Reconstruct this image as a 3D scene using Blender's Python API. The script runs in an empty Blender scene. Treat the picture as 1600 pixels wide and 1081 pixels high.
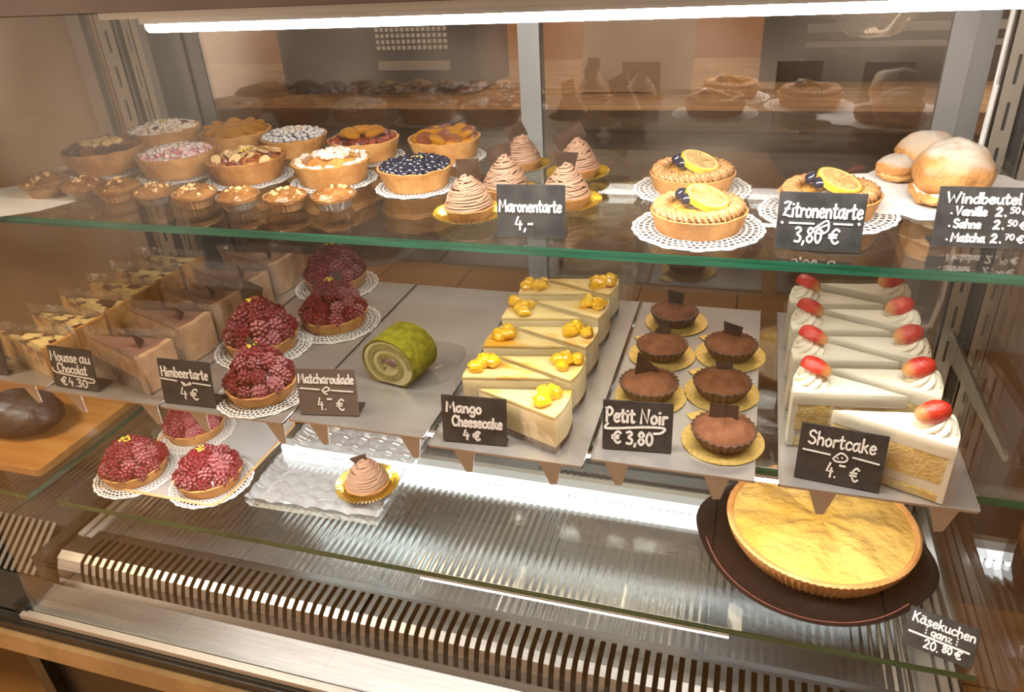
import bpy, math, random
import numpy as np
from mathutils import Vector, Matrix, noise as mnoise

sc = bpy.context.scene
COL = sc.collection
PI = math.pi
U = 0.53                      # metres per calibration unit

# ------------------------------------------------------------------ camera
FPX = 1178.24
EYE = Vector((0.0, 0.0, 1.55))
_a, _b, _c = 0.324849, -0.50363, 0.0638
def _rot():
    ca, sa, cb, sb, cc, s_ = math.cos(_a), math.sin(_a), math.cos(_b), math.sin(_b), math.cos(_c), math.sin(_c)
    yaw = np.array([[ca, -sa, 0], [sa, ca, 0], [0, 0, 1]])
    pit = np.array([[1, 0, 0], [0, cb, -sb], [0, sb, cb]])
    rol = np.array([[cc, 0, s_], [0, 1, 0], [-s_, 0, cc]])
    return yaw @ pit @ rol
RC = _rot()
cam_d = bpy.data.cameras.new('camera')
cam_d.sensor_width = 36.0
cam_d.lens = 36.0 * FPX / 1600.0
cam_d.clip_start = 0.02
cam = bpy.data.objects.new('camera', cam_d)
COL.objects.link(cam)
_r, _f, _u = [Vector(RC[:, i]) for i in range(3)]
cam.matrix_world = Matrix(((_r.x, _u.x, -_f.x, EYE.x), (_r.y, _u.y, -_f.y, EYE.y), (_r.z, _u.z, -_f.z, EYE.z), (0, 0, 0, 1)))
sc.camera = cam

# ------------------------------------------------------------------ look
sc.view_settings.view_transform = 'Standard'
sc.view_settings.look = 'None'
sc.view_settings.gamma = 1.0
sc.view_settings.use_curve_mapping = False
sc.view_settings.exposure = 0.36
sc.cycles.transparent_max_bounces = 48
sc.cycles.max_bounces = 10
sc.cycles.glossy_bounces = 6
sc.cycles.sample_clamp_indirect = 6.0
sc.cycles.caustics_reflective = False
sc.cycles.caustics_refractive = False

# ------------------------------------------------------------------ world: dim warm café around the case
world = bpy.data.worlds.new('cafe_surroundings')
sc.world = world
world.use_nodes = True
wt = world.node_tree
wt.nodes.clear()
def wn(t): return wt.nodes.new(t)
w_out, w_bg, w_tc = wn('ShaderNodeOutputWorld'), wn('ShaderNodeBackground'), wn('ShaderNodeTexCoord')
w_no, w_rp = wn('ShaderNodeTexNoise'), wn('ShaderNodeValToRGB')
w_no.inputs['Scale'].default_value = 4.2
w_no.inputs['Detail'].default_value = 2.0
w_rp.color_ramp.elements[0].position, w_rp.color_ramp.elements[0].color = 0.38, (0.10, 0.07, 0.05, 1)
w_rp.color_ramp.elements[1].position, w_rp.color_ramp.elements[1].color = 0.64, (1.05, 0.80, 0.58, 1)
# the shop window and lit wall lie behind the viewer's left shoulder: that side of the surroundings is brighter
w_dp, w_mr = wn('ShaderNodeVectorMath'), wn('ShaderNodeMapRange')
w_dp.operation = 'DOT_PRODUCT'
w_dp.inputs[1].default_value = Vector((-0.88, -0.48, 0.0)).normalized()
w_mr.inputs['From Min'].default_value, w_mr.inputs['From Max'].default_value = 0.87, 0.985
w_mr.inputs['To Min'].default_value, w_mr.inputs['To Max'].default_value = 1.0, 3.0
w_nrm = wn('ShaderNodeVectorMath'); w_nrm.operation = 'NORMALIZE'
w_mul = wn('ShaderNodeVectorMath'); w_mul.operation = 'SCALE'
wt.links.new(w_tc.outputs['Generated'], w_no.inputs['Vector'])
wt.links.new(w_tc.outputs['Generated'], w_nrm.inputs[0])
wt.links.new(w_nrm.outputs[0], w_dp.inputs[0])
wt.links.new(w_dp.outputs['Value'], w_mr.inputs['Value'])
wt.links.new(w_no.outputs['Fac'], w_rp.inputs['Fac'])
wt.links.new(w_rp.outputs['Color'], w_mul.inputs[0])
wt.links.new(w_mr.outputs[0], w_mul.inputs['Scale'])
wt.links.new(w_mul.outputs[0], w_bg.inputs['Color'])
w_bg.inputs['Strength'].default_value = 0.85
wt.links.new(w_bg.outputs[0], w_out.inputs[0])

# ------------------------------------------------------------------ the lamps' light, plus an added warm fill
LIGHTS = []
def area(name, loc, rx, sx, sy, power, color):
    l = bpy.data.lights.new(name, 'AREA')
    l.shape = 'RECTANGLE'; l.size = sx; l.size_y = sy; l.energy = power; l.color = color
    o = bpy.data.objects.new(name, l); COL.objects.link(o)
    o.location = loc; o.rotation_euler = (rx, 0, 0)
    return o
Z1, Z2, Z3, ZF = 1.55 - 0.546 * U, 1.55 - U, 1.55 - 1.5 * U, 1.55 - 1.69 * U
XL, XR = -1.06, 0.31
YF, YB = 1.333 * U, 2.065 * U
area('top_lamp_light', (-0.15, 0.664, 1.478), 0.5, 0.86, 0.03, 4.6, (1.0, 0.95, 0.88))
area('tray_lamp_light', (-0.33, YF + 0.008, Z2 - 0.034), 0.25, 1.15, 0.014, 3.3, (1.0, 0.96, 0.90))
area('shop_fill_light', (-1.9, 0.0, 2.5), 0.0, 0.7, 0.7, 42.0, (1.0, 0.76, 0.48))  # added fill above the shop front, brightens floor, rail and left goods
area('kitchen_lamp_light', (-0.3, 2.0, 2.4), 0.0, 1.5, 0.6, 32.0, (1.0, 0.82, 0.62))

# ================================================================== helpers
def ray(x, y):
    return Vector(RC @ np.array([(x - 800) / FPX, 1.0, (540.5 - y) / FPX]))
def at(x, y, z):
    """the point of the photograph's pixel (x, y) on the horizontal plane z"""
    d = ray(x, y)
    return EYE + d * ((z - EYE.z) / d.z)
def aty(x, y, Y):
    d = ray(x, y)
    return EYE + d * (Y / d.y)
def depth(p):
    return (p - EYE).dot(_f)
def nz(x, y, z): return mnoise.noise(Vector((x, y, z)))

class MB:
    """collects shapes into one mesh object"""
    def __init__(s): s.v, s.f, s.m = [], [], []
    def add(s, vs, fs, mi=0):
        b = len(s.v)
        s.v += [tuple(v) for v in vs]
        s.f += [tuple(i + b for i in f) for f in fs]
        s.m += [mi] * len(fs)
        return s
    def box(s, x0, y0, z0, x1, y1, z1, mi=0):
        vs = [(x0, y0, z0), (x1, y0, z0), (x1, y1, z0), (x0, y1, z0), (x0, y0, z1), (x1, y0, z1), (x1, y1, z1), (x0, y1, z1)]
        return s.add(vs, [(3, 2, 1, 0), (4, 5, 6, 7), (0, 1, 5, 4), (1, 2, 6, 5), (2, 3, 7, 6), (3, 0, 4, 7)], mi)
    def bbox(s, x0, y0, z0, x1, y1, z1, b, mi=0):
        """box with rounded vertical corners and a softened top"""
        pts = []
        for cx, cy, a0 in ((x1 - b, y1 - b, 0), (x0 + b, y1 - b, 90), (x0 + b, y0 + b, 180), (x1 - b, y0 + b, 270)):
            for k in range(5):
                a = math.radians(a0 + 22.5 * k)
                pts.append((cx + b * math.cos(a), cy + b * math.sin(a)))
        return s.prism(pts, z0, z1, mi)
    def prism(s, pts, z0, z1, mi=0):
        n = len(pts)
        vs = [(x, y, z0) for x, y in pts] + [(x, y, z1) for x, y in pts]
        fs = [tuple(range(n - 1, -1, -1)), tuple(range(n, 2 * n))] + [(i, (i + 1) % n, n + (i + 1) % n, n + i) for i in range(n)]
        return s.add(vs, fs, mi)
    def lathe(s, prof, n=48, fn=None, mi=0, c=(0, 0, 0), mis=None):
        """prof: (r, z) pairs; fn(k, i, ang) -> (dr, dz)"""
        b = len(s.v); rows = []
        for k, (r, z) in enumerate(prof):
            if r <= 1e-6:
                rows.append([len(s.v)]); s.v.append((c[0], c[1], c[2] + z)); continue
            row = []
            for i in range(n):
                a = 2 * PI * i / n
                dr, dz = fn(k, i, a) if fn else (0, 0)
                row.append(len(s.v))
                s.v.append((c[0] + (r + dr) * math.cos(a), c[1] + (r + dr) * math.sin(a), c[2] + z + dz))
            rows.append(row)
        for k in range(len(rows) - 1):
            p, q = rows[k], rows[k + 1]
            mm = mis[k] if mis else mi
            for i in range(n):
                j = (i + 1) % n
                if len(p) == 1 and len(q) == 1: continue
                if len(p) == 1: s.f.append((p[0], q[j], q[i]))
                elif len(q) == 1: s.f.append((p[i], p[j], q[0]))
                else: s.f.append((p[i], p[j], q[j], q[i]))
                s.m.append(mm)
        return s
    def ball(s, c, r, n=12, m=8, fn=None, mi=0, sx=1, sy=1, sz=1, rot=None):
        vs, fs = [], []
        def put(d):
            k = fn(d) if fn else 1.0
            p = Vector((d.x * r * sx * k, d.y * r * sy * k, d.z * r * sz * k))
            if rot: p = rot @ p
            vs.append((c[0] + p.x, c[1] + p.y, c[2] + p.z))
        put(Vector((0, 0, -1)))
        for j in range(1, m):
            t = -PI / 2 + PI * j / m
            for i in range(n):
                a = 2 * PI * i / n
                put(Vector((math.cos(t) * math.cos(a), math.cos(t) * math.sin(a), math.sin(t))))
        put(Vector((0, 0, 1)))
        for i in range(n): fs.append((0, 1 + (i + 1) % n, 1 + i))
        for j in range(m - 2):
            for i in range(n):
                a, b2 = 1 + j * n + i, 1 + j * n + (i + 1) % n
                fs.append((a, b2, b2 + n, a + n))
        l = len(vs) - 1; b3 = 1 + (m - 2) * n
        for i in range(n): fs.append((b3 + i, b3 + (i + 1) % n, l))
        return s.add(vs, fs, mi)
    def tube(s, path, r, n=6, mi=0, cap=True, flat=None):
        """path: Vectors; r: number or list; flat: squash factor along local normal"""
        P = [Vector(p) for p in path]
        N = len(P)
        if N < 2: return s
        b = len(s.v); up = Vector((0, 0, 1))
        for k in range(N):
            t = (P[min(k + 1, N - 1)] - P[max(k - 1, 0)])
            t = t.normalized() if t.length > 1e-9 else Vector((1, 0, 0))
            u = t.cross(up)
            u = u.normalized() if u.length > 1e-4 else Vector((1, 0, 0))
            w = u.cross(t)
            rr = r[k] if isinstance(r, (list, tuple)) else r
            for i in range(n):
                a = 2 * PI * i / n
                s.v.append(tuple(P[k] + u * (rr * math.cos(a)) + w * (rr * math.sin(a))))
        for k in range(N - 1):
            for i in range(n):
                j = (i + 1) % n
                s.f.append((b + k * n + i, b + k * n + j, b + (k + 1) * n + j, b + (k + 1) * n + i)); s.m.append(mi)
        if cap:
            s.f.append(tuple(b + i for i in range(n - 1, -1, -1))); s.m.append(mi)
            s.f.append(tuple(b + (N - 1) * n + i for i in range(n))); s.m.append(mi)
        return s
    def xform(s, M, start=0):
        for i in range(start, len(s.v)):
            s.v[i] = tuple(M @ Vector(s.v[i]))
        return s
    def mesh(s, name, mats, smooth=True):
        me = bpy.data.meshes.new(name)
        me.from_pydata(s.v, [], s.f)
        if not isinstance(mats, (list, tuple)): mats = [mats]
        for m in mats: me.materials.append(m)
        if len(mats) > 1: me.polygons.foreach_set('material_index', s.m)
        if smooth:
            me.polygons.foreach_set('use_smooth', [True] * len(s.f))
            try: me.set_sharp_from_angle(angle=math.radians(42))
            except Exception: pass
        me.update()
        return me
    def build(s, name, mats, parent=None, smooth=True, loc=None):
        return link(name, s.mesh(name, mats, smooth), parent, loc)

def link(name, me, parent=None, loc=None):
    o = bpy.data.objects.new(name, me); COL.objects.link(o)
    if parent: o.parent = parent
    if loc is not None: o.location = loc
    return o
def tag(o, label=None, cat=None, group=None, kind=None):
    if label: o['label'] = label
    if cat: o['category'] = cat
    if group: o['group'] = group
    if kind: o['kind'] = kind
    return o
def thing(name, label, cat, loc=(0, 0, 0), rz=0.0, group=None):
    o = bpy.data.objects.new(name, None); COL.objects.link(o)
    o.empty_display_size = 0.02
    o.location = loc; o.rotation_euler = (0, 0, rz)
    return tag(o, label, cat, group)
def dup(root, loc, rz=0.0, label=None, group=None, scale=None):
    r = root.copy(); COL.objects.link(r)
    r.location = loc; r.rotation_euler = (0, 0, rz)
    if scale: r.scale = (scale, scale, scale)
    if label: r['label'] = label
    if group: r['group'] = group
    for ch in list(root.children):
        c = ch.copy(); COL.objects.link(c); c.parent = r
        for g in list(ch.children):
            d = g.copy(); COL.objects.link(d); d.parent = c
    return r

# ------------------------------------------------------------------ materials
def nt(name):
    m = bpy.data.materials.new(name); m.use_nodes = True
    t = m.node_tree; t.nodes.clear()
    return m, t, t.nodes.new('ShaderNodeOutputMaterial')
def pm(name, c1, c2=None, scale=40.0, rough=0.5, metal=0.0, bump=0.0, bscale=None, coat=0.0, spec=0.5, detail=4.0, lo=0.35, hi=0.65,
       sss=0.0, stretch=None, sheen=0.0, dist=0.0006, third=None):
    m, t, out = nt(name)
    N, L = t.nodes.new, t.links.new
    p = N('ShaderNodeBsdfPrincipled')
    p.inputs['Roughness'].default_value = rough
    p.inputs['Metallic'].default_value = metal
    p.inputs['Specular IOR Level'].default_value = spec
    p.inputs['Coat Weight'].default_value = coat
    p.inputs['Coat Roughness'].default_value = 0.08
    if sss:
        p.inputs['Subsurface Weight'].default_value = sss
        p.inputs['Subsurface Radius'].default_value = (0.006, 0.004, 0.002)
        p.inputs['Subsurface Scale'].default_value = 1.0
    tc, oi, va = N('ShaderNodeTexCoord'), N('ShaderNodeObjectInfo'), N('ShaderNodeVectorMath')
    va.operation = 'ADD'
    L(tc.outputs['Object'], va.inputs[0]); L(oi.outputs['Random'], va.inputs[1])
    src = va.outputs[0]
    if stretch:
        mp = N('ShaderNodeMapping'); mp.inputs['Scale'].default_value = stretch
        L(src, mp.inputs['Vector']); src = mp.outputs[0]
    if c2 is not None:
        n = N('ShaderNodeTexNoise'); n.inputs['Scale'].default_value = scale; n.inputs['Detail'].default_value = detail
        r = N('ShaderNodeValToRGB')
        r.color_ramp.elements[0].position = lo; r.color_ramp.elements[0].color = (*c1, 1)
        r.color_ramp.elements[1].position = hi; r.color_ramp.elements[1].color = (*c2, 1)
        if third:
            e = r.color_ramp.elements.new(third[0]); e.color = (*third[1], 1)
        L(src, n.inputs['Vector']); L(n.outputs['Fac'], r.inputs['Fac']); L(r.outputs['Color'], p.inputs['Base Color'])
    else:
        p.inputs['Base Color'].default_value = (*c1, 1)
    if bump:
        nb = N('ShaderNodeTexNoise'); nb.inputs['Scale'].default_value = bscale or scale * 3; nb.inputs['Detail'].default_value = 4
        b = N('ShaderNodeBump'); b.inputs['Strength'].default_value = bump; b.inputs['Distance'].default_value = dist * 4
        L(src, nb.inputs['Vector']); L(nb.outputs['Fac'], b.inputs['Height']); L(b.outputs['Normal'], p.inputs['Normal'])
        if coat: L(b.outputs['Normal'], p.inputs['Coat Normal'])
    L(p.outputs[0], out.inputs['Surface'])
    return m
def dusted(name, base_c, base_c2, amount=0.5, scale=90.0, rough=0.5, white=(0.86, 0.80, 0.74), bump=0.4, coat=0.0, nlo=0.1, nhi=0.6):
    """a food with icing sugar lying on its upward faces in patches"""
    m = pm(name, base_c, base_c2, scale=60, rough=rough, bump=bump, bscale=160, coat=coat)
    t = m.node_tree; N, L = t.nodes.new, t.links.new
    out = [n for n in t.nodes if n.type == 'OUTPUT_MATERIAL'][0]
    base = [n for n in t.nodes if n.type == 'BSDF_PRINCIPLED'][0]
    src = [n for n in t.nodes if n.type == 'VECT_MATH'][0].outputs[0]
    d = N('ShaderNodeBsdfPrincipled'); d.inputs['Base Color'].default_value = (*white, 1); d.inputs['Roughness'].default_value = 0.95
    d.inputs['Specular IOR Level'].default_value = 0.1
    n = N('ShaderNodeTexNoise'); n.inputs['Scale'].default_value = scale; n.inputs['Detail'].default_value = 5
    r = N('ShaderNodeValToRGB'); r.color_ramp.elements[0].position = 0.62 - 0.5 * amount; r.color_ramp.elements[1].position = 0.80 - 0.5 * amount
    g = N('ShaderNodeNewGeometry'); s = N('ShaderNodeSeparateXYZ'); mr = N('ShaderNodeMapRange'); mu = N('ShaderNodeMath'); mu.operation = 'MULTIPLY'
    mr.inputs['From Min'].default_value = nlo; mr.inputs['From Max'].default_value = nhi
    L(src, n.inputs['Vector']); L(n.outputs['Fac'], r.inputs['Fac']); L(g.outputs['Normal'], s.inputs[0]); L(s.outputs['Z'], mr.inputs['Value'])
    L(r.outputs['Color'], mu.inputs[0]); L(mr.outputs[0], mu.inputs[1])
    mx = N('ShaderNodeMixShader'); L(mu.outputs[0], mx.inputs[0]); L(base.outputs[0], mx.inputs[1]); L(d.outputs[0], mx.inputs[2])
    L(mx.outputs[0], out.inputs['Surface'])
    return m
def glass(name, tint=(0.965, 0.985, 0.975), f0=0.04, rough=0.0, bump=0.0, bscale=30.0, floor=0.0, voro=False, gloss=(1, 1, 1), extra=0.0):
    """clear pane: transparent with a Fresnel gloss; extra mixes in a little frosted white (printed haze, film)"""
    m, t, out = nt(name); N, L = t.nodes.new, t.links.new
    tr = N('ShaderNodeBsdfTransparent'); tr.inputs[0].default_value = (*tint, 1)
    gl = N('ShaderNodeBsdfGlossy'); gl.inputs['Roughness'].default_value = rough; gl.inputs[0].default_value = (*gloss, 1)
    g = N('ShaderNodeNewGeometry'); d = N('ShaderNodeVectorMath'); d.operation = 'DOT_PRODUCT'
    nrm = g.outputs['Normal']
    if bump:
        tc = N('ShaderNodeTexCoord'); b = N('ShaderNodeBump'); b.inputs['Strength'].default_value = bump; b.inputs['Distance'].default_value = 0.004
        if voro:
            n = N('ShaderNodeTexVoronoi'); n.feature = 'SMOOTH_F1'; n.inputs['Smoothness'].default_value = 0.35; n.inputs['Scale'].default_value = bscale; ho = n.outputs['Distance']
        else:
            n = N('ShaderNodeTexNoise'); n.inputs['Scale'].default_value = bscale; n.inputs['Detail'].default_value = 3; ho = n.outputs['Fac']
        L(tc.outputs['Object'], n.inputs['Vector']); L(ho, b.inputs['Height']); nrm = b.outputs['Normal']
        L(nrm, gl.inputs['Normal'])
    L(g.outputs['Incoming'], d.inputs[0]); L(nrm, d.inputs[1])
    def M(op, a, b=None):
        x = N('ShaderNodeMath'); x.operation = op
        for i, v in enumerate((a, b)):
            if v is None: continue
            if isinstance(v, (int, float)): x.inputs[i].default_value = v
            else: L(v, x.inputs[i])
        return x.outputs[0]
    k = M('POWER', M('SUBTRACT', 1.0, M('MINIMUM', M('ABSOLUTE', d.outputs['Value']), 1.0)), 5.0)
    F = M('ADD', M('MULTIPLY', k, 1.0 - f0), f0 + floor)
    F = M('MINIMUM', F, 0.85)
    mx = N('ShaderNodeMixShader'); L(F, mx.inputs[0]); L(tr.outputs[0], mx.inputs[1]); L(gl.outputs[0], mx.inputs[2])
    res = mx.outputs[0]
    if extra:
        df = N('ShaderNodeBsdfDiffuse'); df.inputs[0].default_value = (0.9, 0.9, 0.92, 1)
        m2 = N('ShaderNodeMixShader'); m2.inputs[0].default_value = extra
        L(res, m2.inputs[1]); L(df.outputs[0], m2.inputs[2]); res = m2.outputs[0]
    L(res, out.inputs['Surface'])
    return m
def emit(name, color, strength):
    m, t, out = nt(name); e = t.nodes.new('ShaderNodeEmission')
    e.inputs[0].default_value = (*color, 1); e.inputs[1].default_value = strength
    t.links.new(e.outputs[0], out.inputs['Surface'])
    return m

G_FRONT = glass('front_glass_pane', (0.975, 0.975, 0.97), 0.026)
G_SHELF = glass('clear_shelf_glass', (0.955, 0.98, 0.965), 0.065)
G_DOOR = glass('sliding_door_glass', (0.74, 0.72, 0.71), 0.06, floor=0.09)
G_EDGE = pm('green_glass_edge', (0.004, 0.075, 0.040), (0.02, 0.17, 0.10), scale=9, rough=0.12, spec=0.8, stretch=(1, 1, 30))
STEEL = pm('brushed_steel', (0.38, 0.37, 0.36), (0.48, 0.47, 0.455), scale=14, rough=0.28, metal=1.0, stretch=(1, 40, 1), lo=0.3, hi=0.7)
MIRROR = pm('polished_steel_floor', (0.60, 0.60, 0.61), (0.68, 0.68, 0.69), scale=10, rough=0.10, metal=0.9, stretch=(60, 1, 1))
def ribs(m, pitch, strength):
    """fine pressed ribs running front to back"""
    t = m.node_tree; N, L = t.nodes.new, t.links.new
    p = [n for n in t.nodes if n.type == 'BSDF_PRINCIPLED'][0]
    tc = N('ShaderNodeTexCoord'); w = N('ShaderNodeTexWave'); b = N('ShaderNodeBump')
    w.wave_type = 'BANDS'; w.bands_direction = 'X'; w.inputs['Scale'].default_value = 0.314 / pitch; w.inputs['Distortion'].default_value = 0.0
    b.inputs['Strength'].default_value = strength; b.inputs['Distance'].default_value = 0.002
    L(tc.outputs['Object'], w.inputs['Vector']); L(w.outputs['Fac'], b.inputs['Height']); L(b.outputs['Normal'], p.inputs['Normal'])
ribs(MIRROR, 0.0125, 0.25)
TRAY = pm('satin_steel_tray', (0.52, 0.50, 0.49), (0.60, 0.585, 0.57), scale=8, rough=0.33, metal=0.75)
ALU = pm('grey_anodised_aluminium', (0.15, 0.147, 0.146), (0.19, 0.186, 0.184), scale=4, rough=0.45, metal=0.3, stretch=(1, 1, 0.1))
DOORGREY = pm('satin_grey_door_frame', (0.22, 0.217, 0.215), (0.27, 0.265, 0.26), scale=5, rough=0.45, metal=0.3)
ALULIGHT = pm('pale_aluminium', (0.50, 0.47, 0.44), (0.56, 0.53, 0.49), scale=5, rough=0.4, metal=0.5)
POSTM = pm('warm_grey_slotted_metal', (0.27, 0.235, 0.19), (0.35, 0.30, 0.24), scale=6, rough=0.45, metal=0.35)
BLACK = pm('black_painted_metal', (0.012, 0.011, 0.010), (0.03, 0.026, 0.022), scale=20, rough=0.4)
DARK = pm('dark_rubber_gap', (0.010, 0.009, 0.008), rough=0.7)
BEIGE = pm('beige_coated_rail', (0.34, 0.22, 0.11), (0.44, 0.30, 0.16), scale=18, rough=0.4)
TILE = pm('orange_brown_shop_tile', (0.52, 0.25, 0.07), (0.66, 0.35, 0.11), scale=3, rough=0.45)
WALLK = pm('kitchen_orange_wall', (0.50, 0.22, 0.07), (0.60, 0.29, 0.11), scale=2, rough=0.8)
WALLB = pm('warm_beige_wall', (0.34, 0.24, 0.16), (0.42, 0.31, 0.21), scale=2, rough=0.8)
WOOD = pm('brown_counter_wood', (0.20, 0.115, 0.055), (0.36, 0.22, 0.11), scale=6, rough=0.45, stretch=(1, 8, 8))
LED = emit('led_diffuser', (1.0, 0.97, 0.92), 30.0)
LEDDOT = emit('led_chip', (0.95, 0.98, 1.0), 14.0)
LEDSOFT = emit('led_translucent_cover', (1.0, 0.95, 0.86), 0.55)
PAPER = pm('white_paper', (0.74, 0.72, 0.70), (0.82, 0.80, 0.78), scale=30, rough=0.85)
SIGNM = pm('black_slate_board', (0.014, 0.014, 0.015), (0.035, 0.034, 0.034), scale=60, rough=0.5)
CHALK = pm('chalk_marker_white', (0.80, 0.76, 0.72), (0.90, 0.86, 0.82), scale=400, rough=0.9)
GOLD = pm('gold_foil_card', (0.74, 0.50, 0.12), (0.88, 0.66, 0.24), scale=200, rough=0.36, metal=0.6, bump=0.3, bscale=500)
GOLDCUP = pm('gold_foil_cup', (0.78, 0.52, 0.05), (0.88, 0.62, 0.10), scale=60, rough=0.16, metal=0.9)
CUPWHITE = pm('cream_paper_back', (0.78, 0.70, 0.52), rough=0.8)
CRUST = pm('golden_tart_crust', (0.44, 0.19, 0.050), (0.60, 0.31, 0.10), scale=45, rough=0.62, bump=0.5, bscale=260)
CRUSTD = pm('browned_tart_crust', (0.34, 0.135, 0.035), (0.52, 0.25, 0.075), scale=40, rough=0.6, bump=0.5, bscale=260)
CHOC = pm('dark_chocolate_plaque', (0.040, 0.022, 0.014), (0.07, 0.04, 0.025), scale=50, rough=0.35)
CHESTNUT = pm('chestnut_cream', (0.25, 0.135, 0.078), (0.34, 0.195, 0.12), scale=120, rough=0.55, bump=0.2, bscale=500)
RASP = pm('glazed_raspberry', (0.10, 0.004, 0.007), (0.26, 0.012, 0.018), scale=70, rough=0.22, coat=0.5, bump=0.3, bscale=300)
RASPD = dusted('sugared_raspberry', (0.20, 0.010, 0.016), (0.32, 0.03, 0.04), 0.26, 220, rough=0.3, white=(.66, .52, .52))
RASPBASE = pm('raspberry_jam', (0.09, 0.005, 0.008), (0.20, 0.012, 0.015), scale=50, rough=0.25, coat=0.6)
PISTA = pm('pistachio_crumb', (0.55, 0.42, 0.03), (0.72, 0.56, 0.05), scale=80, rough=0.6)
BLUEB = pm('glazed_blueberry', (0.008, 0.008, 0.015), (0.032, 0.030, 0.052), scale=60, rough=0.16, coat=0.7)
BLUED = dusted('sugared_blueberry', (0.03, 0.03, 0.05), (0.09, 0.09, 0.13), 0.50, 120)
CREAM = pm('whipped_cream', (0.86, 0.80, 0.62), (0.90, 0.85, 0.70), scale=20, rough=0.5, sss=0.0, bump=0.15, bscale=160)

# ================================================================== the setting
def struct(name, mb, m, smooth=False):
    o = mb.build(name, m, smooth=smooth); o['kind'] = 'structure'; return o
# tiled shop floor with dark joints
fl = MB()
for i in range(-12, 8):
    for j in range(-5, 9):
        fl.box(i * 0.45 + 0.003, j * 0.45 + 0.003, -0.02, i * 0.45 + 0.447, j * 0.45 + 0.447, 0.0)
fl.box(-5.4, -2.25, -0.03, 3.6, 4.05, -0.004, 1)
struct('floor', fl, [TILE, DARK])
struct('wall_back', MB().box(-5.4, 3.3, 0, 3.6, 3.4, 2.9), WALLK)
struct('wall_right', MB().box(1.9, -2.25, 0, 2.0, 3.3, 2.9), WALLB)
struct('wall_left', MB().box(-5.4, -2.25, 0, -5.3, 3.3, 2.9), WALLB)

# ================================================================== display case
YG0, YG1 = 1.14 * U, 0.645            # front glass: foot and head
ZTOP = 1.497
case = thing('display_case', 'large refrigerated glass pastry display case with steel floor and slotted posts', 'display case', (-0.375, 0.86, 0.0))
def cpart(name, mb, m, smooth=False, parent=case):
    for i in range(len(mb.v)):
        x, y, z = mb.v[i]; mb.v[i] = (x + 0.375, y - 0.86, z)
    return mb.build(name, m, parent, smooth)
XE0, XE1 = -1.095, 0.345               # case ends
FX0, FX1 = -1.045, 0.305
# floor of the well
cpart('well_floor', MB().box(FX0, 1.40 * U, ZF - 0.01, FX1, 1.125, ZF), MIRROR)
r_ = MB()
r_.box(FX0 - 0.03, 1.37 * U, ZF - 0.02, FX0 - 0.018, 1.12, ZF + 0.006).box(FX0 - 0.012, 1.37 * U, ZF - 0.02, FX0, 1.12, ZF + 0.004)
cpart('left_rail', r_, ALULIGHT)
r_ = MB()
for k, (x0, x1, h) in enumerate(((FX1 - 0.030, FX1 - 0.012, 0.010), (FX1 - 0.008, FX1 + 0.002, 0.014), (FX1 + 0.006, FX1 + 0.012, 0.018))):
    r_.box(x0, 1.25 * U, ZF - 0.02, x1, 1.12, ZF + h)
cpart('right_rail', r_, ALULIGHT)
# vent grille with real slots: flat strip, then a slope falling to the front
gr = MB()
prof = [(1.405 * U, ZF + 0.002), (1.385 * U, ZF + 0.003), (1.375 * U, ZF + 0.003), (1.30 * U, ZF + 0.003), (1.275 * U, ZF - 0.004), (1.262 * U, ZF - 0.022), (1.255 * U, ZF - 0.040), (1.245 * U, ZF - 0.052)]
open_seg = {2, 3, 4, 5}
x = FX0 - 0.03
pitch, slot = 0.0158, 0.0078
cols = [FX0 - 0.03, FX0 + 0.012]
nsl = int((FX1 - FX0 - 0.02) / pitch)
for k in range(nsl): cols += [FX0 + 0.012 + k * pitch + pitch - slot, FX0 + 0.012 + (k + 1) * pitch]
cols.append(FX1 + 0.02)
gv, gf = [], []
for (y, z) in prof:
    for xx in cols: gv.append((xx, y, z))
nc = len(cols)
for k in range(len(prof) - 1):
    for c in range(nc - 1):
        is_slot = (c >= 2 and c % 2 == 0 and c < nc - 2) and k in open_seg
        if not is_slot: gf.append((k * nc + c, (k + 1) * nc + c, (k + 1) * nc + c + 1, k * nc + c + 1))
gr.add(gv, gf)
go = cpart('vent_grille', gr, STEEL)
sm = go.modifiers.new('thickness', 'SOLIDIFY'); sm.thickness = 0.0016; sm.offset = -1
tr_ = MB().box(FX0 - 0.03, 1.255 * U, ZF - 0.13, FX1 + 0.02, 1.395 * U, ZF - 0.10)
cpart('vent_trough', tr_, DARK)
# slanting front sill between grille and front glass
sill = MB()
zs = ZF - 0.052
sill.add([(XE0, 1.246 * U, zs), (XE1, 1.246 * U, zs), (XE1, YG0 + 0.004, zs - 0.008), (XE0, YG0 + 0.004, zs - 0.008),
          (XE0, 1.246 * U, zs - 0.02), (XE1, 1.246 * U, zs - 0.02), (XE1, YG0 + 0.004, zs - 0.02), (XE0, YG0 + 0.004, zs - 0.02)],
         [(0, 3, 2, 1), (4, 5, 6, 7), (0, 1, 5, 4), (1, 2, 6, 5), (2, 3, 7, 6), (3, 0, 4, 7)])
cpart('front_sill', sill, pm('dull_sill_steel', (0.17, 0.165, 0.155), (0.23, 0.22, 0.21), scale=14, rough=0.42, metal=0.8, stretch=(1, 40, 1)))
cpart('base_frame', MB().box(XE0 - 1.5, 0.588, 0.558, XE1 + 0.02, 0.602, zs - 0.016).box(XE0 - 1.5, 0.584, 0.572, XE1 + 0.02, 0.588, zs - 0.022)
      .box(XE0 - 1.5, 0.604, 0.512, XE1 + 0.02, 1.16, 0.555), BLACK)
cpart('front_trim', MB().box(XE0, 0.592, zs - 0.014, XE1, 0.604, zs - 0.004), ALULIGHT)
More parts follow.
